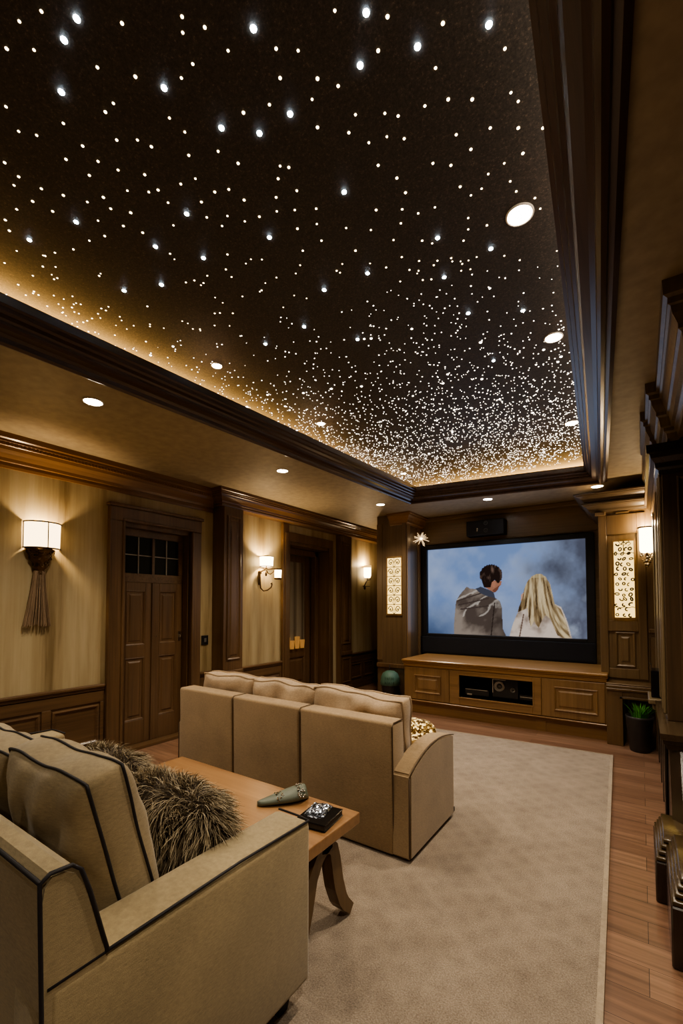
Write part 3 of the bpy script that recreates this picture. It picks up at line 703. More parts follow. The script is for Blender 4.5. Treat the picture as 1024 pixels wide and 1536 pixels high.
bm = B(); coneY(bm, -1.415, 5.415, .43, .065); obj('cone', bm, grey_cone, e, True)
bm = B(); coneY(bm, -1.26, 5.415, .40, .03); obj('tweeter', bm, grey_cone, e, True)
bm = B(); box(bm, -1.49, -1.34, 5.414, 5.42, .505, .51); box(bm, -1.495, -1.488, 5.414, 5.42, .35, .51); obj('front_trim', bm, chrome, e)
e = thing('amplifier', 'black amplifier with thin bright line at the right of the cabinet bay', 'amplifier', (-1.1, 5.5, .25))
bm = B(); box(bm, -1.19, -.96, 5.42, 5.7, .25, .36, .004, 1); obj('case', bm, black_g, e)
bm = B(); box(bm, -1.18, -1.0, 5.414, 5.42, .33, .336); obj('front_trim', bm, chrome, e)

# big screen
tv = thing('projection_screen', 'wide black framed screen showing a man and long haired woman from behind', 'screen', (-1.6, YM, .6))
fx0, fx1 = XC0+.004, -.45; M = MB_(YM); sx0, sx1, sz0, sz1 = -2.635, -.545, .985, 2.232
bm = B(); mbox(bm, M, fx0, sx0, .94, 2.295, 0, .09, .006); mbox(bm, M, sx1, fx1, .94, 2.295, 0, .09, .006); mbox(bm, M, sx0, sx1, sz1, 2.295, 0, .09, .006); mbox(bm, M, sx0, sx1, .94, sz0, 0, .09, .006); mbox(bm, M, sx0, sx1, sz0, sz1, 0, .03)
obj('frame', bm, black, tv)
bm = B(); mbox(bm, M, fx0, fx1, .692, .94, 0, .11, .006); mbox(bm, M, fx0+.03, fx1-.03, .715, .925, .11, .115); obj('cloth_panel', bm, cloth_b, tv)
# painted picture: a colour per vertex
NX, NY = 330, 200
def fbm(x, y, sc, octv=5, seed=0):
    r = np.random.RandomState(seed); out = 0*x; amp = 1.; tot = 0
    for o in range(octv):
        G = r.rand(64, 64); fx, fy = x*sc*2**o, y*sc*2**o
        ix, iy = np.floor(fx).astype(int), np.floor(fy).astype(int); tx, ty = fx-ix, fy-iy
        tx, ty = tx*tx*(3-2*tx), ty*ty*(3-2*ty); g = lambda a, b: G[a % 64, b % 64]
        out = out+amp*((g(ix, iy)*(1-tx)+g(ix+1, iy)*tx)*(1-ty)+(g(ix, iy+1)*(1-tx)+g(ix+1, iy+1)*tx)*ty); tot += amp; amp *= .52
    return out/tot
T, V = np.meshgrid(np.linspace(0, 1, NX+1), np.linspace(0, 1, NY+1)); V = 1-V      # V: 0 at the top
p = T*5.4/((1-T)*6.66+T*5.4); top = 130-47*p; bot = 562+45*p
PX = 80+p*845; PY = top+V*(bot-top)
def inside(poly):
    r = np.zeros(PX.shape, bool); n = len(poly)
    for i in range(n):
        (x1, y1), (x2, y2) = poly[i], poly[(i+1) % n]
        if y1 == y2: continue
        c = ((y1 > PY) != (y2 > PY)) & (PX < (x2-x1)*(PY-y1)/(y2-y1)+x1); r ^= c
    return r
def S2L(c): return (np.array(c)/255.)**2.2
n1 = fbm(PX/850, PY/850, 3.2, 6, 1); n2 = fbm(PX/850, PY/850, 7, 5, 2)
sky = S2L((118, 142, 188)); pale = S2L((184, 196, 218)); grey = S2L((96, 100, 116)); deep = S2L((78, 94, 124))
def mixc(a, b, f): f = np.clip(f, 0, 1)[..., None]; return a*(1-f)+b*f
col = np.ones(PX.shape+(3,))*sky
col = mixc(col, pale, (n1-.28)*1.7+(n2-.5)*.7); col = mixc(col, deep, (PY-380)/170*(1.3-n1*1.2)*np.clip((560-PX)/160, 0, 1))
rt_ = np.clip((PX-500)/420, 0, 1)*1.0+(n2-.5)*1.5*np.clip((PX-480)/150, 0, 1)+(n1-.5)*1.0; col = mixc(col, grey, rt_*.9); col = mixc(col, pale*.8, (n2-.52)*3*np.clip((PX-560)/120, 0, 1)*np.clip((PY-260)/90, 0, 1)); col = mixc(col, S2L((64, 68, 82)), ((n1-.3)*1.1+(n2-.5)*.8)*np.clip((PX-600)/120, 0, 1)*np.clip((440-PY)/90, 0, 1))
# man
jk = [(214,566),(216,500),(221,452),(226,400),(246,366),(284,324),(300,334),(330,338),(356,326),(412,352),(432,384),(460,404),(470,440),(472,545),(490,584),(215,600)]
m_ = inside(jk); f = fbm(PX/300+.2*PY/300, PY/300, 3, 5, 5)
jc = mixc(np.ones(PX.shape+(3,))*S2L((142, 130, 120)), S2L((84, 74, 68)), (f-.42)*4); jc = mixc(jc, S2L((205, 196, 186)), (np.sin((PX*.8+PY*1.25)/17+f*9)-.72)*2.0*(PY < 480)); jc = mixc(jc, S2L((66, 58, 54)), (PX-395)/80*(PY > 400)*.6+(PY > 500)*.15)
col[m_] = jc[m_]
for q in range(3):
    ln = np.abs((PY-(400+q*22))-(PX-225)*(-.30+.1*q)) < 3.2; k_ = ln & m_ & (PX < 400) & (PX > 228+q*10); col[k_] = S2L((74, 64, 60))
k_ = (np.abs(PX-(432-.12*(PY-400))) < 3) & (PY > 410) & m_; col[k_] = S2L((58, 50, 46))
k_ = inside([(330,336),(358,326),(425,352),(434,386),(385,374),(350,356)]); col[k_] = S2L((72, 74, 86))
k_ = inside([(384,300),(448,292),(470,300),(466,318),(445,338),(430,358),(412,348),(380,330)]); col[k_] = S2L((158, 112, 92))
k_ = inside([(420,345),(460,318),(448,345),(430,360)]); col[k_] = S2L((120, 80, 66))
hair = ((PX-414)/60)**2+((PY-266)/55)**2 < 1+.06*np.sin(PX*.5); hair &= ~inside([(408,346),(416,305),(432,292),(452,312),(480,300),(480,360)]); hair |= inside([(356,270),(375,330),(410,330),(418,300),(400,260)])
hn = fbm(PX/60, PY/160, 4, 4, 8); hc = mixc(np.ones(PX.shape+(3,))*S2L((46, 36, 33)), S2L((112, 92, 82)), (hn-.45)*3.2-(PY-235)/150); col[hair] = hc[hair]
k_ = ((PX-428)/10)**2+((PY-314)/16)**2 < 1; col[k_] = S2L((172, 120, 98))
# woman
ct = [(508,584),(526,524),(548,472),(582,428),(640,400),(742,418),(786,440),(812,500),(826,545),(842,605),(500,605)]
k_ = inside(ct); cc = mixc(np.ones(PX.shape+(3,))*S2L((206, 190, 176)), S2L((146, 130, 118)), (fbm(PX/200, PY/200, 3, 4, 12)-.45)*4); col[k_] = cc[k_]
k_ = inside(ct) & (np.abs(PX-(585-.2*(PY-470))) < 3.5) & (PY > 470); col[k_] = S2L((110, 92, 82))
k_ = inside([(572,372),(584,360),(584,420),(570,400)]); col[k_] = S2L((190, 150, 130))
hr = [(660,264),(632,276),(606,304),(590,340),(580,385),(560,436),(552,462),(585,450),(606,440),(612,500),(622,540),(640,510),(652,530),(664,545),(682,505),(702,480),(728,500),(746,548),(764,586),(790,598),(832,600),(812,520),(786,452),(752,424),(742,380),(728,318),(706,282),(684,266)]
k_ = inside(hr); sn = fbm((PX-650-(PY-264)*.18*(PX-640)/90)/40, PY/420, 5, 4, 21)
hc = mixc(np.ones(PX.shape+(3,))*S2L((128, 108, 80)), S2L((208, 188, 150)), (sn-.42)*3.6); hc = mixc(hc, S2L((62, 48, 34)), (.36-sn)*9+(PY-470)/600); col[k_] = hc[k_]
k_ = inside(hr) & (PY < 285); col[k_] = col[k_]*.5+.5*S2L((196, 178, 138))
bm = B(); lay = bm.verts.layers.float_color.new('Col'); grid = []
for j in range(NY+1):
    row = []
    for i in range(NX+1):
        v = bm.verts.new((sx0+(sx1-sx0)*T[j, i], YM-.034, sz0+(sz1-sz0)*(1-V[j, i]))); v[lay] = (*col[j, i], 1); row.append(v)
    grid.append(row)
for j in range(NY):
    for i in range(NX): bm.faces.new((grid[j][i], grid[j][i+1], grid[j+1][i+1], grid[j+1][i]))
obj('picture_surface', bm, pic_m, tv, recalc=False)
lamp('screen_spill', 'AREA', (-1.6, YM-.12, 1.6), 2.5, (.62, .75, 1), rot=(-PI/2, 0, 0), shape='RECTANGLE', size=2.0, size_y=1.2)
# centre speaker above the screen
e = thing('centre_speaker', 'black box speaker mounted on the wall above the big screen', 'speaker', (-1.74, YM, 2.36))
bm = B(); box(bm, -2.0, -1.49, 6.03, YM, 2.365, 2.575, .006, 1); obj('case', bm, black, e)
grey_drv = plain('grey_driver', (.1, .095, .09), .35, .4)
for z_ in (2.53, 2.43):
    bm = B(); coneY(bm, -1.73, 6.03, z_, .029); obj('driver', bm, grey_drv, e, True)
bm = B(); box(bm, -1.86, -1.84, 6.024, 6.03, 2.42, 2.47, .002, 1); obj('badge', bm, chrome, e)
# starburst ornament on the column's inner side
e = thing('starburst_light', 'small glass starburst fitting at the upper left corner of the big screen', 'wall light', (-2.73, 5.93, 2.38))
c0 = Vector((-2.64, 5.93, 2.38)); bm = B()
for i in range(22):
    d = Vector((random.gauss(0, 1), random.gauss(0, 1), random.gauss(0, 1))).normalized(); L = random.uniform(.08, .14); tube(bm, [c0, c0+d*L*.6, c0+d*L], [.009, .008, .005], 5)
glow_rods, nt_, b_ = mat('glowing_glass_rods'); b_.inputs['Emission Color'].default_value = (1, .72, .4, 1); b_.inputs['Emission Strength'].default_value = .35; b_.inputs['Base Color'].default_value = (.75, .6, .4, 1); b_.inputs['Roughness'].default_value = .15; b_.inputs['Metallic'].default_value = .6  # faint warm emission put in so the rods look lit
obj('glass_rods', bm, glow_rods, e, True)
bm = B(); lathe(bm, [(.001, -.02), (.018, -.01), (.02, 0), (.018, .01), (.001, .02)], c0, 14); obj('lit_core', bm, glass_em, e, True)
bm = B(); tube(bm, [(-2.742, 5.93, 2.38), c0], .005, 6); obj('stem', bm, chrome, e)

XW = XR-.02
# ------------------------------------------------------------------ right side joinery
Xp = .125
t = thing('panelled_pier', 'tall dark wood pier with fluted strips at the right edge', 'pier', (.3, 4.2, .7))
bm = B(); box(bm, Xp, XW, 3.38, 5.08, .69, 2.40, .004, 1); raised(bm, MB_(3.38), .2, .48, .8, 2.2, 0, 1); obj('shaft', bm, pier_w, t)
bm = B(); M = MR(Xp)
for i, y in enumerate((3.42, 3.56, 3.72, 4.0, 4.4, 4.85)): mbox(bm, M, y, y+.05+.02*i, .72, 2.34, 0, .016+.004*(i % 2), .005)
obj('fluting', bm, gilt, t)
bm = B(); pr = [(0, 2.22), (.012, 2.22), (.016, 2.245), (.03, 2.26), (.034, 2.29), (.055, 2.32), (.06, 2.345), (.075, 2.35), (.078, 2.40), (0, 2.40)]
sweep(bm, pr, [(Xp, 5.05), (Xp, 3.38), (XW, 3.38)][::-1] if False else [(XW, 3.38), (Xp, 3.38), (Xp, 5.05)]) if False else sweep(bm, [(-o, z) for o, z in pr], [(Xp, 5.05), (Xp, 3.38), (XW, 3.38)])
obj('capital', bm, ebony, t)
# crown, stepping forward over the pier
cr = [(0, 2.40), (.012, 2.40), (.016, 2.43), (.03, 2.44), (.03, 2.46), (.045, 2.465), (.055, 2.52), (.066, 2.53), (.066, 2.55), (.085, 2.59), (.09, 2.62), (.1, 2.625), (.1, 2.65), (.115, 2.66), (.118, ZC), (0, ZC)]
bm = B(); sweep(bm, [(-o, z) for o, z in cr], [(.155, 5.35), (.155, 4.3), (.14, 4.3), (.14, 3.7), (.165, 3.7), (.165, 3.25), (.215, 3.25), (.215, 2.28), (.5, 2.28)]); box(bm, .215, XW, 2.28, 5.35, 2.40, ZC); box(bm, .155, XW, 3.25, 5.35, 2.40, ZC)
struct('trim_12', bm, gilt, 'stepped crown moulding along the right side')
bm = B(); sweep(bm, [(0, 2.18), (-.02, 2.19), (-.03, 2.23), (-.05, 2.25), (-.05, 2.29), (0, 2.3)], [(.30, 3.38), (.30, 1.6)]); box(bm, .30, XW, 1.6, 3.38, 2.18, 2.3); struct('trim_13', bm, gilt)
bm = B(); box(bm, .34, XW, 2.2, 3.38, .69, 2.42); raised(bm, MR(.34), 2.5, 3.3, .85, 2.1, 0, 1); struct('trim_14', bm, pier_w)
# pedestal
t = thing('pedestal_base', 'near black polished pedestal with gold edged plinths at lower right', 'pedestal', (.3, 3.5, 0))
bm = B(); hexa(bm, [(.115, 2.72, 0), (XW, 2.72, 0), (XW, 5.15, 0), (.115, 5.15, 0), (.118, 3.06, .64), (XW, 3.06, .64), (XW, 5.15, .64), (.118, 5.15, .64)], .045, 1)
M = MR(.116)
for y in (3.3, 3.62, 4.0, 4.5): mbox(bm, M, y, y+.12, .1, .62, 0, .016, .004)
obj('shaft', bm, ebony, t)
bm = B(); pr = [(0, .60), (.012, .60), (.014, .625), (.026, .63), (.03, .65), (.04, .655), (.042, .69), (0, .69)]
sweep(bm, [(-o, z) for o, z in pr], [(.118, 5.15), (.118, 3.06), (XW, 3.06)]); box(bm, .118, XW, 3.06, 5.15, .64, .69); obj('cap', bm, wood('cap_wood', (.03, .018, .01), (.09, .06, .03), 'y', .25), t)
def plinth(x0, y0, y1, h):
    bm = B(); box(bm, x0, XW, y0, y1, 0, h, .006, 1); p = obj('plinth', bm, ebony, t)
    bm = B()
    for k in range(4): box(bm, x0+.003+.010*k, XW, y0+.003+.020*k, y1-.012*k, h+.022*k, h+.022*k+.020, .007, 2)
    obj('stepped_moulding', bm, wood('gold_brown_step', (.035, .021, .009), (.11, .073, .032), 'x', .22), p, True)
plinth(.074, 2.15, 2.66, .235); plinth(.034, 2.58, 3.0, .19)
# ledge and small black speaker on the pier side
sl = obj('wall_ledge', (lambda b: (box(b, .035, Xp, 4.05, 4.42, .655, .695, .008, 1), box(b, .06, Xp, 4.08, 4.40, .61, .655, .01, 1), b)[-1])(B()), gilt); tag(sl, 'small pale wood ledge on the side of the fluted pier', 'ledge')
e = thing('box_speaker', 'small upright black box standing on the pale ledge at right', 'speaker', (.085, 4.2, .695))
bm = B(); box(bm, .055, .115, 4.12, 4.32, .695, .90, .005, 1); obj('case', bm, black_g, e)
bm = B(); tube(bm, [(.055, 4.3, .9), (.06, 4.25, .935), (.05, 4.2, .95)], .004, 6); obj('cable', bm, chrome, e)
# right sconce
t = thing('wall_sconce', 'crystal footed glass wall light half hidden behind the right pier', 'wall light', (.065, YRU, 1.8))
X, Y = .065, YRU-.11
bm = B(); lathe(bm, [(.001, 1.93), (.05, 1.93), (.062, 1.955), (.064, 2.175)], (X, Y, 0), 28); sh = obj('lamp_shade', bm, glass_em, t, True)
bm = B(); lathe(bm, [(.064, 2.175), (.078, 2.178), (.078, 2.188), (.062, 2.19)], (X, Y, 0), 28, cap=False); obj('shade_rim', bm, bronze, sh, True)
bm = B(); rr = random.Random(4)
for i in range(34):
    f = rr.random(); a = rr.uniform(0, 2*PI); r = .055*(1-f)+.01
    bmesh.ops.create_icosphere(bm, subdivisions=1, radius=rr.uniform(.009, .016), matrix=Matrix.Translation((X+r*math.cos(a), Y+r*math.sin(a), 1.925-f*.13)))
obj('crystal_drops', bm, plain('smoky_crystal', (.4, .32, .2), .12, .5), t)
bm = B(); tube(bm, [(X, YRU, 1.93), (X, YRU-.05, 1.90), (X, Y, 1.93)], .01, 8); lathe(bm, [(.03, -.04), (.03, .04)], (X, YRU-.0, 1.93), 12, sy=.4); obj('bracket', bm, bronze, t, True)
lamp('sconce_bulb', 'POINT', (X, Y, 2.22), 4, WARM, .03, None, t)
# potted plant
t = thing('potted_plant', 'tapered charcoal pot of bright green grassy leaves in the right column niche', 'potted plant', (-.03, 5.13, 0))
bm = B(); lathe(bm, [(.001, 0), (.078, 0), (.084, .01), (.112, .31), (.116, .335), (.108, .335), (.104, .3), (.001, .3)], (-.03, 5.13, 0), 36); obj('pot', bm, pot_m, t, True)
bm = B(); lathe(bm, [(.001, .306), (.05, .308), (.104, .302)], (-.03, 5.13, 0), 20); obj('soil', bm, soil_m, t)
bm = B(); rr = random.Random(9)
for i in range(120):
    a = rr.uniform(0, 2*PI); r0 = rr.uniform(0, .07); L = rr.uniform(.07, .17); o = rr.uniform(.1, .9)
    p = Vector((-.03+r0*math.cos(a), 5.13+r0*math.sin(a), .305)); d = Vector((math.cos(a), math.sin(a), 0)); sd = Vector((-d.y, d.x, 0)); w = rr.uniform(.004, .008); prev = None
    for k in range(5):
        f = k/4; c = p+d*(o*L*f*f*.75)+Vector((0, 0, L*f*(1-.25*o*f))); ww = w*(1-f)**.6*(0.6+f)
        cur = (bm.verts.new(c-sd*ww), bm.verts.new(c+sd*ww))
        if prev: bm.faces.new((prev[0], prev[1], cur[1], cur[0]))
        prev = cur
obj('leaves', bm, leaf_m, t, recalc=False)
# bin with green lid
t = thing('lidded_bin', 'dark ribbed bin with rounded teal green top beside the left column', 'bin', (-2.98, 5.5, 0))
bx, by = -2.93, 5.5
bm = B(); P = [(.001, 0), (.085, 0), (.09, .01)]
for i in range(16): P.append((.092+.032*i/15+.003*(i % 2), .02+.26*i/15))
P += [(.13, .29), (.001, .29)]
lathe(bm, P, (bx, by, 0), 32); obj('bin_body', bm, pot_m, t, True)
bm = B(); lathe(bm, [(.137, .285), (.142, .29), (.14, .33), (.13, .39), (.105, .445), (.06, .475), (.001, .485)], (bx, by, 0), 32); ld = obj('lid', bm, teal_m, t, True)
bm = B(); tube(bm, [(bx-.01, by, .48), (bx-.012, by, .51), (bx-.01, by+.01, .56)], .006, 6); obj('handle', bm, pot_m, ld)
bm = B()
for r_, z in enumerate((.39, .33)):
    for k in range(5):
        a = -1.62+.2*k; rad = .135 if r_ == 0 else .144
        q = lambda aa, zz: (bx+rad*math.cos(aa), by+rad*math.sin(aa), zz)
        tube(bm, [q(a, z-.018), q(a+.03, z+.018), q(a+.09*((k+r_) % 2), z-.012)], .003, 4)
obj('dark_markings', bm, plain('mark_ink', (.02, .05, .03), .6), ld)

# ------------------------------------------------------------------ rug
bm = B(); RX0, RX1a, RX1b, RY0, RY1a, RY1b = -3.46, -.10, -.235, -1.0, 4.6, 4.78
def rugpoly(o): return [(RX0+o, RY0+o), (-.035-o, RY0+o), (RX1b-o, RY1b-o), (RX0+o, RY1a-o)]
def slab(bm, P, z0, z1):
    lo = [bm.verts.new((*p, z0)) for p in P]; hi = [bm.verts.new((*p, z1)) for p in P]; bm.faces.new(lo); bm.faces.new(hi)
    for k in range(4): bm.faces.new((lo[k], lo[(k+1) % 4], hi[(k+1) % 4], hi[k]))
t = thing('area_rug', 'large beige pile rug covering most of the plank floor', 'rug', (-1.8, 2, 0))
slab(bm, rugpoly(.02), 0, .018); obj('pile', bm, rug_m, t)
bm = B(); a, b = rugpoly(0), rugpoly(.022)
for i in range(4):
    j = (i+1) % 4; slab(bm, [a[i], a[j], b[j], b[i]], 0, .02)
obj('bound_edge', bm, rug_edge, t)
ZR = .018

# ------------------------------------------------------------------ soft shapes
def cushion_bm(w, h, d, nx=26, ny=26, crown=.5, wob=.006, seed=0, gus=.3, corner=.25):
    """box cushion standing in XZ, thickness along Y, centred; returns bmesh and the two edge loops for piping"""
    bm = B(); rings = {}
    def edge(u, v):        # superellipse-like rounded square
        k = 1-corner*.12*(abs(u)*abs(v))**3
        return u*w/2*k, v*h/2*k
    V = {}
    for s in (-1, 1):
        for i in range(nx+1):
            for j in range(ny+1):
                u, v = -1+2*i/nx, -1+2*j/ny
                x, z = edge(u, v)
                puff = ((1-abs(u)**2.6)*(1-abs(v)**2.6))**.5
                y = s*(d/2*gus+d/2*(1-gus)*puff)
                q = Vector((x*4+seed, z*4, s*3+seed*1.7))
                y += s*wob*noise.noise(q*2.2)*puff*2; n = noise.noise(q*1.5)*wob
                bow = 1-.035*(1-v*v if abs(u) > .999 else 0) if False else 1
                V[s, i, j] = bm.verts.new((x*bow+n, y, z+n+.012*noise.noise(Vector((u*2+seed, v*2, 1)))))
        for i in range(nx):
            for j in range(ny): bm.faces.new((V[s, i, j], V[s, i+1, j], V[s, i+1, j+1], V[s, i, j+1]))
    loop = [(i, 0) for i in range(nx)]+[(nx, j) for j in range(ny)]+[(i, ny) for i in range(nx, 0, -1)]+[(0, j) for j in range(ny, 0, -1)]
    for a in range(len(loop)):
        p, q = loop[a], loop[(a+1) % len(loop)]; bm.faces.new((V[(-1, *p)], V[(-1, *q)], V[(1, *q)], V[(1, *p)]))
    L = [[V[(s, *p)].co.copy() for p in loop] for s in (-1, 1)]
    return bm, L
def place(bm, loops, loc, rx=0, rz=0, ry=0):
    M = Matrix.Translation(loc) @ Matrix.Rotation(rz, 4, 'Z') @ Matrix.Rotation(rx, 4, 'X') @ Matrix.Rotation(ry, 4, 'Y')
    bm.transform(M); return [[M @ p for p in l] for l in loops]
def pipe_obj(name, loops, r, m, parent, closed=True):
    bm = B()
    for l in loops: tube(bm, l, r, 6, closed)
    return obj(name, bm, m, parent, True)

# ---- near sofa
t = thing('sofa', 'sand coloured sofa with charcoal piping in the near left corner', 'sofa', (-1.95, .8, 0))
AX0, AX1, SLX = -1.125, -.965, -2.95
bm = B(); box(bm, SLX+.16, AX0, .45, 1.18, .13, .32, .02); obj('seat_base', bm, sofa_m, t, True)
for (a, b) in ((SLX+.165, -1.96), (-1.95, AX0-.004)):
    bm, L = cushion_bm(b-a, .68, .17, 20, 20, wob=.004, gus=.75); L = place(bm, L, ((a+b)/2, .85, .40), rx=PI/2); c = obj('seat_cushion', bm, cush_m, t, True); pipe_obj('piping', L, .006, piping, c)
for (a, b, s) in ((AX0, AX1, 1), (SLX, SLX+.16, -1)):
    bm = B(); box(bm, a, b, .395, 1.225, .11, .655, .022, 3)
    for v in bm.verts:
        if v.co.z > .6: v.co.z += .012*math.sin((v.co.y-.395)/.83*PI)-.006
    ar = obj('arm', bm, sofa_m, t, True)
    xo = b if s > 0 else a; xi = a if s > 0 else b
    pipe_obj('piping', [[(xo+s*-.004, .40, .650), (xo-s*.004, .9, .659), (xo-s*.004, 1.215, .650), (xo-s*.05, 1.222, .650), (xo-s*.15, 1.222, .650)]], .0042, piping, ar, False)
# back: a leaning slab with a rolled top
def back_profile(): return [(.395, .11), (.40, .5), (.385, .80), (.384, .85), (.40, .872), (.43, .872), (.455, .855), (.475, .80), (.52, .62), (.54, .40), (.54, .11)]
bm = B(); bp = back_profile(); L = [bm.verts.new((SLX, y, z)) for y, z in bp]; R = [bm.verts.new((AX1-.002, y, z)) for y, z in bp]
bm.faces.new(L); bm.faces.new(R)
for k in range(len(bp)): bm.faces.new((L[k], L[(k+1) % len(bp)], R[(k+1) % len(bp)], R[k]))
es = [e for f in bm.faces if len(f.verts) > 4 for e in f.edges]; bmesh.ops.bevel(bm, geom=es, offset=.008, segments=2, affect='EDGES')
bk = obj('backrest', bm, sofa_m, t)
xe = AX1+.0
pipe_obj('piping', [[(xe, y, z) for y, z in ((.394, .12), (.394, .5), (.384, .80), (.382, .862), (.40, .874), (.44, .872), (.458, .855), (.477, .80), (.516, .655))],
                    [(SLX, .382, .864), (-2, .38, .866), (AX1, .382, .864)]], .0046, piping, bk, False)
for x in (SLX+.08, AX1-.08):
    for y in (.46, 1.15):
        bm = B(); hexa(bm, [(x-.02, y-.02, ZR), (x+.02, y-.02, ZR), (x+.02, y+.02, ZR), (x-.02, y+.02, ZR), (x-.035, y-.035, .12), (x+.035, y-.035, .12), (x+.035, y+.035, .12), (x-.035, y+.035, .12)]); obj('leg', bm, black, t)
# loose back cushions
labs = ['sand back cushion with double charcoal piping nearest the right arm of the near sofa', 'sand back cushion with charcoal piping farther left on the near sofa']
for k, x in enumerate((-1.395, -1.93)):
    cu = thing('back_cushion', labs[k], 'cushion', (x, .63, .5), 'back cushions on the near sofa')
    bm, L = cushion_bm((.50, .54)[k], .52, .24, 34, 34, wob=.018, seed=k*5+2, gus=.38)
    L = place(bm, L, (x, .665, .715-.03*k), rx=math.radians(15), rz=math.radians((0, 2)[k]))
    obj('cover', bm, cush_m, cu, True); pipe_obj('piping', L, .0045, piping, cu)
# fur pillows
def fur_pillow(label, c, half, rz, n, seed, dark, light):
    t = thing('fur_pillow', label, 'pillow', (c[0], c[1], c[2]-half[2]), None)
    R = Matrix.Rotation(rz, 3, 'Z'); rr = random.Random(seed)
    bm = B(); bmesh.ops.create_uvsphere(bm, u_segments=24, v_segments=14, radius=1)
    for v in bm.verts:
        p = v.co; q = Vector((math.copysign(abs(p.x)**.75, p.x)*half[0], p.y*half[1], math.copysign(abs(p.z)**.8, p.z)*half[2])); v.co = R @ q + Vector(c)
    obj('pillow_body', bm, plain('fur_backing', (.035, .022, .012), .9), t, True)
    bm = B(); lay = bm.verts.layers.float_color.new('Col')
    for i in range(n):
        p = Vector((rr.gauss(0, 1), rr.gauss(0, 1), rr.gauss(0, 1))).normalized()
        if p.z < -.75: continue
        q = Vector((math.copysign(abs(p.x)**.75, p.x)*half[0], p.y*half[1], math.copysign(abs(p.z)**.8, p.z)*half[2]))
        nn = Vector((p.x/half[0], p.y/half[1], p.z/half[2])).normalized()
        clump = noise.noise_vector(q*11+Vector((seed, 0, 0)))
        d = (nn+clump*.9+Vector((rr.uniform(-.4, .4), rr.uniform(-.4, .4), rr.uniform(-.5, .2)))).normalized()
        L = rr.uniform(.035, .075); sd = d.cross(Vector((rr.uniform(-1, 1), rr.uniform(-1, 1), rr.uniform(-1, 1)))).normalized(); w = rr.uniform(.0011, .0022)
        up = max(0, p.z*.6+.45); tone = rr.random()**1.1*(.4+.6*min(1, up)); prev = None  # strands get paler toward the top, painting in the gold highlights
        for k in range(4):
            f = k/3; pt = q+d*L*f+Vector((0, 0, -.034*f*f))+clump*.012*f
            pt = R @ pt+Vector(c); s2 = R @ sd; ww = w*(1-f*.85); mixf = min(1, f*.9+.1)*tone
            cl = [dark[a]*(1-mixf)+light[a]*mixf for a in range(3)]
            cur = (bm.verts.new(pt-s2*ww), bm.verts.new(pt+s2*ww))
            for v in cur: v[lay] = (*cl, 1)
            if prev: bm.faces.new((prev[0], prev[1], cur[1], cur[0]))
            prev = cur
    f = obj('fur', bm, fur_m, t, recalc=False); f['kind'] = 'stuff'
    return t
DK, LT = (.055, .034, .016), (.98, .82, .54)
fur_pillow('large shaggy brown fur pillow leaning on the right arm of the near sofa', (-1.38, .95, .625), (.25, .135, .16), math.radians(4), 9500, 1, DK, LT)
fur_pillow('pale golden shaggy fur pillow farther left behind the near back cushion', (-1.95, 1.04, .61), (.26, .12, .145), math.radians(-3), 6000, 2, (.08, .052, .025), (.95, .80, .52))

# ---- side table between the sofas
t = thing('wooden_table', 'honey brown plank table with curved legs between the two sofas', 'table', (-1.7, 1.47, 0))
TX0, TX1, TY0, TY1 = -2.34, -1.055, 1.262, 1.69
bm = B(); box(bm, TX0, TX1, TY0, TY1, .425, .475, .006, 2); obj('tabletop', bm, table_w, t)
bm = B(); box(bm, TX0+.1, TX1-.08, 1.42, 1.53, .36, .425, .006, 1); obj('rail', bm, table_leg, t)
def curved_leg(x, ys, zs, w=.058):
    bm = B(); prev = None; n = len(ys)
    for i in range(n):
        y, z, th = ys[i], zs[i], .022+.010*math.sin(i/(n-1)*PI)
        t_ = Vector((0, ys[min(i+1, n-1)]-ys[max(i-1, 0)], zs[min(i+1, n-1)]-zs[max(i-1, 0)])).normalized(); nn = Vector((0, -t_.z, t_.y))
        c = Vector((x, y, z)); ring = [bm.verts.new(c+Vector((sx*w/2, 0, 0))+nn*sn*th) for sx, sn in ((-1, -1), (1, -1), (1, 1), (-1, 1))]
        if prev:
            for k in range(4): bm.faces.new((prev[k], prev[(k+1) % 4], ring[(k+1) % 4], ring[k]))
        else: bm.faces.new(ring)
        prev = ring
    bm.faces.new(prev); bmesh.ops.bevel(bm, geom=[e for e in bm.edges if len(e.link_faces) == 2 and e.calc_face_angle(0) > .8], offset=.006, segments=1, affect='EDGES'); return bm
for x in (-1.125, -2.25):
    sm = lambda a, n=14: [np.interp(i/(n-1), [k/(len(a)-1) for k in range(len(a))], a) for i in range(n)]
    obj('leg', curved_leg(x, sm([1.47, 1.545, 1.565, 1.585, 1.625, 1.685]), sm([.40, .375, .30, .20, .10, .04])), table_leg, t)
    obj('leg', curved_leg(x, sm([1.53, 1.455, 1.40, 1.375, 1.345, 1.29]), sm([.40, .375, .30, .20, .10, .04])), table_leg, t)
    bm = B(); box(bm, x-.028, x+.028, 1.38, 1.60, .385, .425, .008, 1); obj('bracket', bm, table_leg, t)
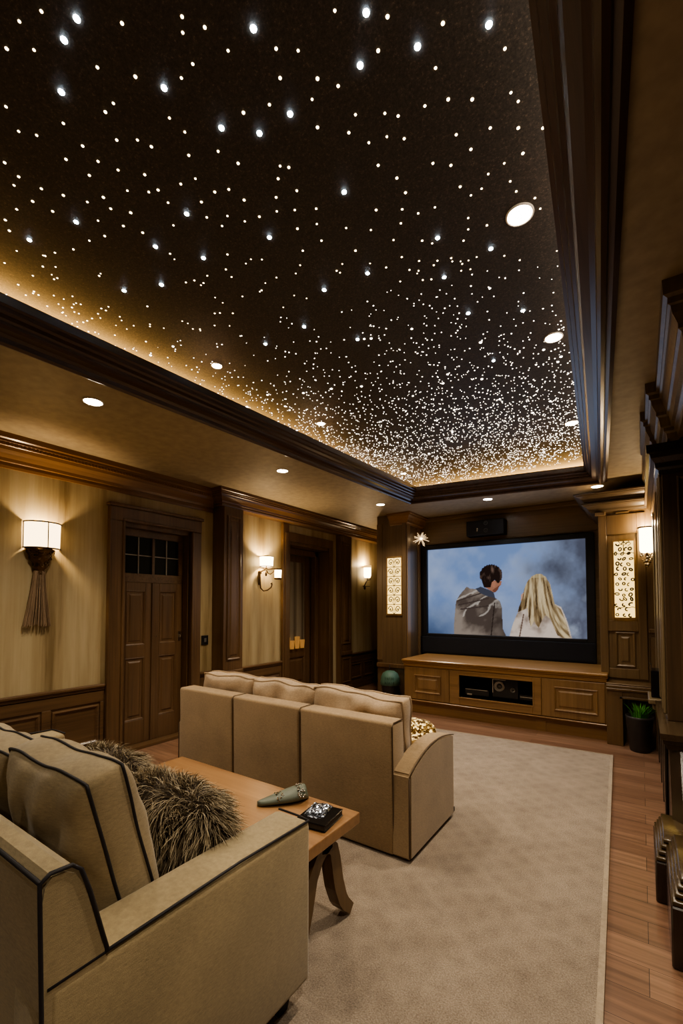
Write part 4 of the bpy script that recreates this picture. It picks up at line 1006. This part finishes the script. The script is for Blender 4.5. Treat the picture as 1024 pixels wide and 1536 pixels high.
# slipper-like ornament
t = thing('slipper', 'grey green slipper with sparkling bands lying on the wooden table', 'slipper', (-1.42, 1.56, .475))
bm = B(); A, Bq = Vector((-1.475, 1.468, 0)), Vector((-1.335, 1.668, 0)); ax = (Bq-A); Ln = ax.length; ax.normalize(); sd = Vector((-ax.y, ax.x, 0)); prev = None
for i in range(17):
    f = i/16; wd = .034+.028*math.sin(min(1, f*1.1)*PI*.5)**2; wd *= min(1, math.sin(min(f, .999)*PI)**.35+.02) ; hh = .024+.054*f**1.2; hh *= (1 if f < .9 else math.sqrt(max(.05, 1-((f-.9)/.1)**2)))
    c = A+ax*Ln*f; ring = [bm.verts.new(c+sd*wd*math.cos(q)+Vector((0, 0, .475+hh/2+hh/2*math.sin(q)*(1 if math.sin(q) > 0 else .98)))) for q in [k*2*PI/16 for k in range(16)]]
    if prev:
        for k in range(16): bm.faces.new((prev[k], prev[(k+1) % 16], ring[(k+1) % 16], ring[k]))
    else: bm.faces.new(ring)
    prev = ring
bm.faces.new(prev); obj('slipper_body', bm, sage_m, t, True)
for f, off in ((.42, 0), (.82, .0)):
    bm = B(); rr = random.Random(int(f*10)); hh = .024+.054*f**1.2
    for i in range(30):
        q = rr.uniform(-.35, PI*.62) if f > .5 else rr.uniform(0, PI)
        wd = .050 if f > .5 else .042
        c = A+ax*(Ln*f+rr.uniform(-.016, .016))-sd*wd*math.cos(q)+Vector((0, 0, .477+hh/2+hh/2*math.sin(q)))
        bmesh.ops.create_icosphere(bm, subdivisions=1, radius=rr.uniform(.003, .0065), matrix=Matrix.Translation(c))
    obj('jewelled_band', bm, plain('jewel', (.55, .5, .42), .12, .9), t)
# notebook and foil packet
t = thing('black_notebook', 'thick black leather notebook near the right end of the wooden table', 'notebook', (-1.16, 1.52, .475))
def rotbox(bm, c, hx, hy, z0, z1, a, bev=.003):
    b2 = B(); box(b2, -hx, hx, -hy, hy, z0, z1, bev, 1); b2.transform(Matrix.Translation((c[0], c[1], 0)) @ Matrix.Rotation(a, 4, 'Z'))
    me = bpy.data.meshes.new('tmp'); b2.to_mesh(me); b2.free(); bm.from_mesh(me); bpy.data.meshes.remove(me)
an = math.radians(8); c0 = (-1.157, 1.525)
bm = B(); rotbox(bm, c0, .072, .085, .475, .480, an); rotbox(bm, c0, .072, .085, .499, .504, an); rotbox(bm, (c0[0]-.068, c0[1]-.01), .004, .083, .478, .502, an); obj('cover', bm, black_g, t)
bm = B(); rotbox(bm, (c0[0]+.001, c0[1]), .067, .081, .480, .499, an, 0); obj('pages', bm, plain('dark_page_edges', (.05, .042, .034), .7), t)
t = thing('foil_packet', 'crinkled silver and blue foil packet lying on the black notebook', 'packet', (-1.18, 1.54, .504))
bm = B(); g = {}
n = 14
for i in range(n+1):
    for j in range(n+1):
        u, v = -1+2*i/n, -1+2*j/n; e_ = (1-u*u)**.5*(1-v*v)**.5
        x, y = u*.046, v*.056; xr, yr = x*math.cos(.25)-y*math.sin(.25), x*math.sin(.25)+y*math.cos(.25)
        g[i, j] = bm.verts.new((c0[0]-.022+xr, c0[1]+.022+yr, .5055+.012*e_+.005*random.random()*(e_ > 0)))
for i in range(n):
    for j in range(n): bm.faces.new((g[i, j], g[i+1, j], g[i+1, j+1], g[i, j+1]))
foil, nt_, b_ = mat('crinkled_foil'); b_.inputs['Metallic'].default_value = .9; b_.inputs['Roughness'].default_value = .22
nt_.links.new(ramp(nt_, nz(nt_, pos(nt_, (1, 1, 1)), 70, 3, .6), [(.42, (.015, .015, .018)), (.5, (.18, .19, .22)), (.6, (.55, .62, .75))]), b_.inputs['Base Color'])
fo = obj('wrapper', bm, foil, t)

# ---- far sofa
t = thing('sofa', 'tan sofa seen from behind facing the big screen', 'sofa', (-2.08, 2.6, 0))
FX = [-3.03, -2.415, -1.795, -1.135]
bm = B(); box(bm, FX[0]+.1, -1.15, 2.25, 2.98, .06, .30, .02); obj('seat_base', bm, suede, t, True)
for a, b in zip(FX, FX[1:]):
    bm = B(); hexa(bm, [(a+.0015, 2.165, .03), (b-.0015, 2.165, .03), (b-.0015, 2.34, .03), (a+.0015, 2.34, .03), (a+.0015, 2.15, .752), (b-.0015, 2.15, .752), (b-.0015, 2.295, .752), (a+.0015, 2.295, .752)], .02, 3)
    obj('back_panel', bm, suede, t, True)
    if b < -1.2:
        bm = B(); tube(bm, [(b, 2.163, .04), (b, 2.156, .4), (b, 2.150, .73), (b, 2.165, .751), (b, 2.28, .751)], .0024, 6); obj('seam_piping', bm, seam_m, t)
    bm, L = cushion_bm(min(b, -1.18)-max(a, -2.93)-.006, .66, .16, 16, 16, wob=.003, gus=.75); L = place(bm, L, ((min(b, -1.18)+max(a, -2.93))/2, 2.65, .375), rx=PI/2); obj('seat_cushion', bm, suede_c, t, True)
bm = B(); tube(bm, [(-1.137, 2.17, .05), (-1.137, 2.155, .735), (-1.137, 2.172, .75), (-1.137, 2.28, .75)], .003, 6); obj('seam_piping', bm, seam_m, t)
def farm(x0, x1, s):
    ys = [2.165+.66*i/16 for i in range(17)]; top = [.485+.10*math.sin((i/16)**.85*PI*.78) for i in range(17)]
    bm = B(); P = [(2.165, .035)]+list(zip(ys, top))+[(2.825, .035)]
    A = [bm.verts.new((x0, *p)) for p in P]; Q = [bm.verts.new((x1, *p)) for p in P]; bm.faces.new(A); bm.faces.new(Q)
    for k in range(len(P)): bm.faces.new((A[k], A[(k+1) % len(P)], Q[(k+1) % len(P)], Q[k]))
    bmesh.ops.recalc_face_normals(bm, faces=bm.faces)
    bmesh.ops.bevel(bm, geom=[e for e in bm.edges if e.calc_face_angle(0) > .6], offset=.012, segments=3, affect='EDGES')
    ar = obj('arm', bm, suede, t); xo = x1 if s > 0 else x0
    pipe_obj('piping', [[(xo-s*.002, y, z-.001) for y, z in zip(ys, top)], [(xo-s*.004, 2.166, .05), (xo-s*.004, 2.166, .47)]], .0035, seam_m, ar, False)
farm(-1.152, -1.035, 1); farm(-3.05, -2.935, -1)
bm = B(); box(bm, -2.95, -1.06, 2.2, 2.9, ZR, .045); obj('plinth', bm, black, t)
labs = ['tan back cushion at the left end of the far sofa', 'tan back cushion in the middle of the far sofa', 'tan back cushion at the right end of the far sofa']
for k, (x, w, h, ry) in enumerate(((-2.68, .58, .43, 0), (-2.10, .62, .43, 1.2), (-1.50, .67, .43, 2))):
    cu = thing('back_cushion', labs[k], 'cushion', (x, 2.42, .45), 'back cushions on the far sofa')
    bm, L = cushion_bm(w, h, .23, 26, 26, wob=.022, seed=k*3+11, gus=.35); L = place(bm, L, (x, 2.405, .638), rx=math.radians(6), ry=math.radians(ry))
    obj('cover', bm, suede_c, cu, True); pipe_obj('piping', L, .0065, tanpipe, cu)
# gold sequin pillow
t = thing('sequin_pillow', 'sparkling gold sequinned pillow on the seat behind the far sofa arm', 'pillow', (-1.36, 2.78, .455))
bm, L = cushion_bm(.36, .36, .15, 24, 24, wob=.016, seed=3, gus=.2); place(bm, L, (-1.36, 2.80, .545), rx=math.radians(78), rz=.5)
seq, nt_, b_ = mat('gold_sequins'); vo = nt_.nodes.new('ShaderNodeTexVoronoi'); vo.inputs['Scale'].default_value = 75; nt_.links.new(pos(nt_, (1, 1, 1)), vo.inputs['Vector'])
nt_.links.new(ramp(nt_, vo.outputs['Color'], [(.2, (.16, .085, .02)), (.55, (.6, .4, .13)), (.8, (.95, .8, .42))]), b_.inputs['Base Color']); b_.inputs['Metallic'].default_value = .55; b_.inputs['Roughness'].default_value = .3; bump(nt_, b_, vo.outputs['Distance'], 1.0, .02)
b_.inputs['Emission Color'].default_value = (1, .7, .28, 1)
nt_.links.new(ramp(nt_, vo.outputs['Color'], [(.55, (0, 0, 0)), (.8, (1, 1, 1))]), b_.inputs['Emission Strength'])  # brightest sequins emit, so their glints are put into the material
pl = obj('cover', bm, seq, t, True)

# ------------------------------------------------------------------ world and colour
w = bpy.data.worlds.new('world'); S.world = w; w.use_nodes = True
w.node_tree.nodes['Background'].inputs[0].default_value = (.5, .42, .32, 1); w.node_tree.nodes['Background'].inputs[1].default_value = .02
S.view_settings.view_transform = 'AgX'; S.view_settings.look = 'AgX - Medium High Contrast'; S.view_settings.exposure = 1.05
S.cycles.use_denoising = True
S.cycles.max_bounces = 6; S.cycles.sample_clamp_indirect = 4
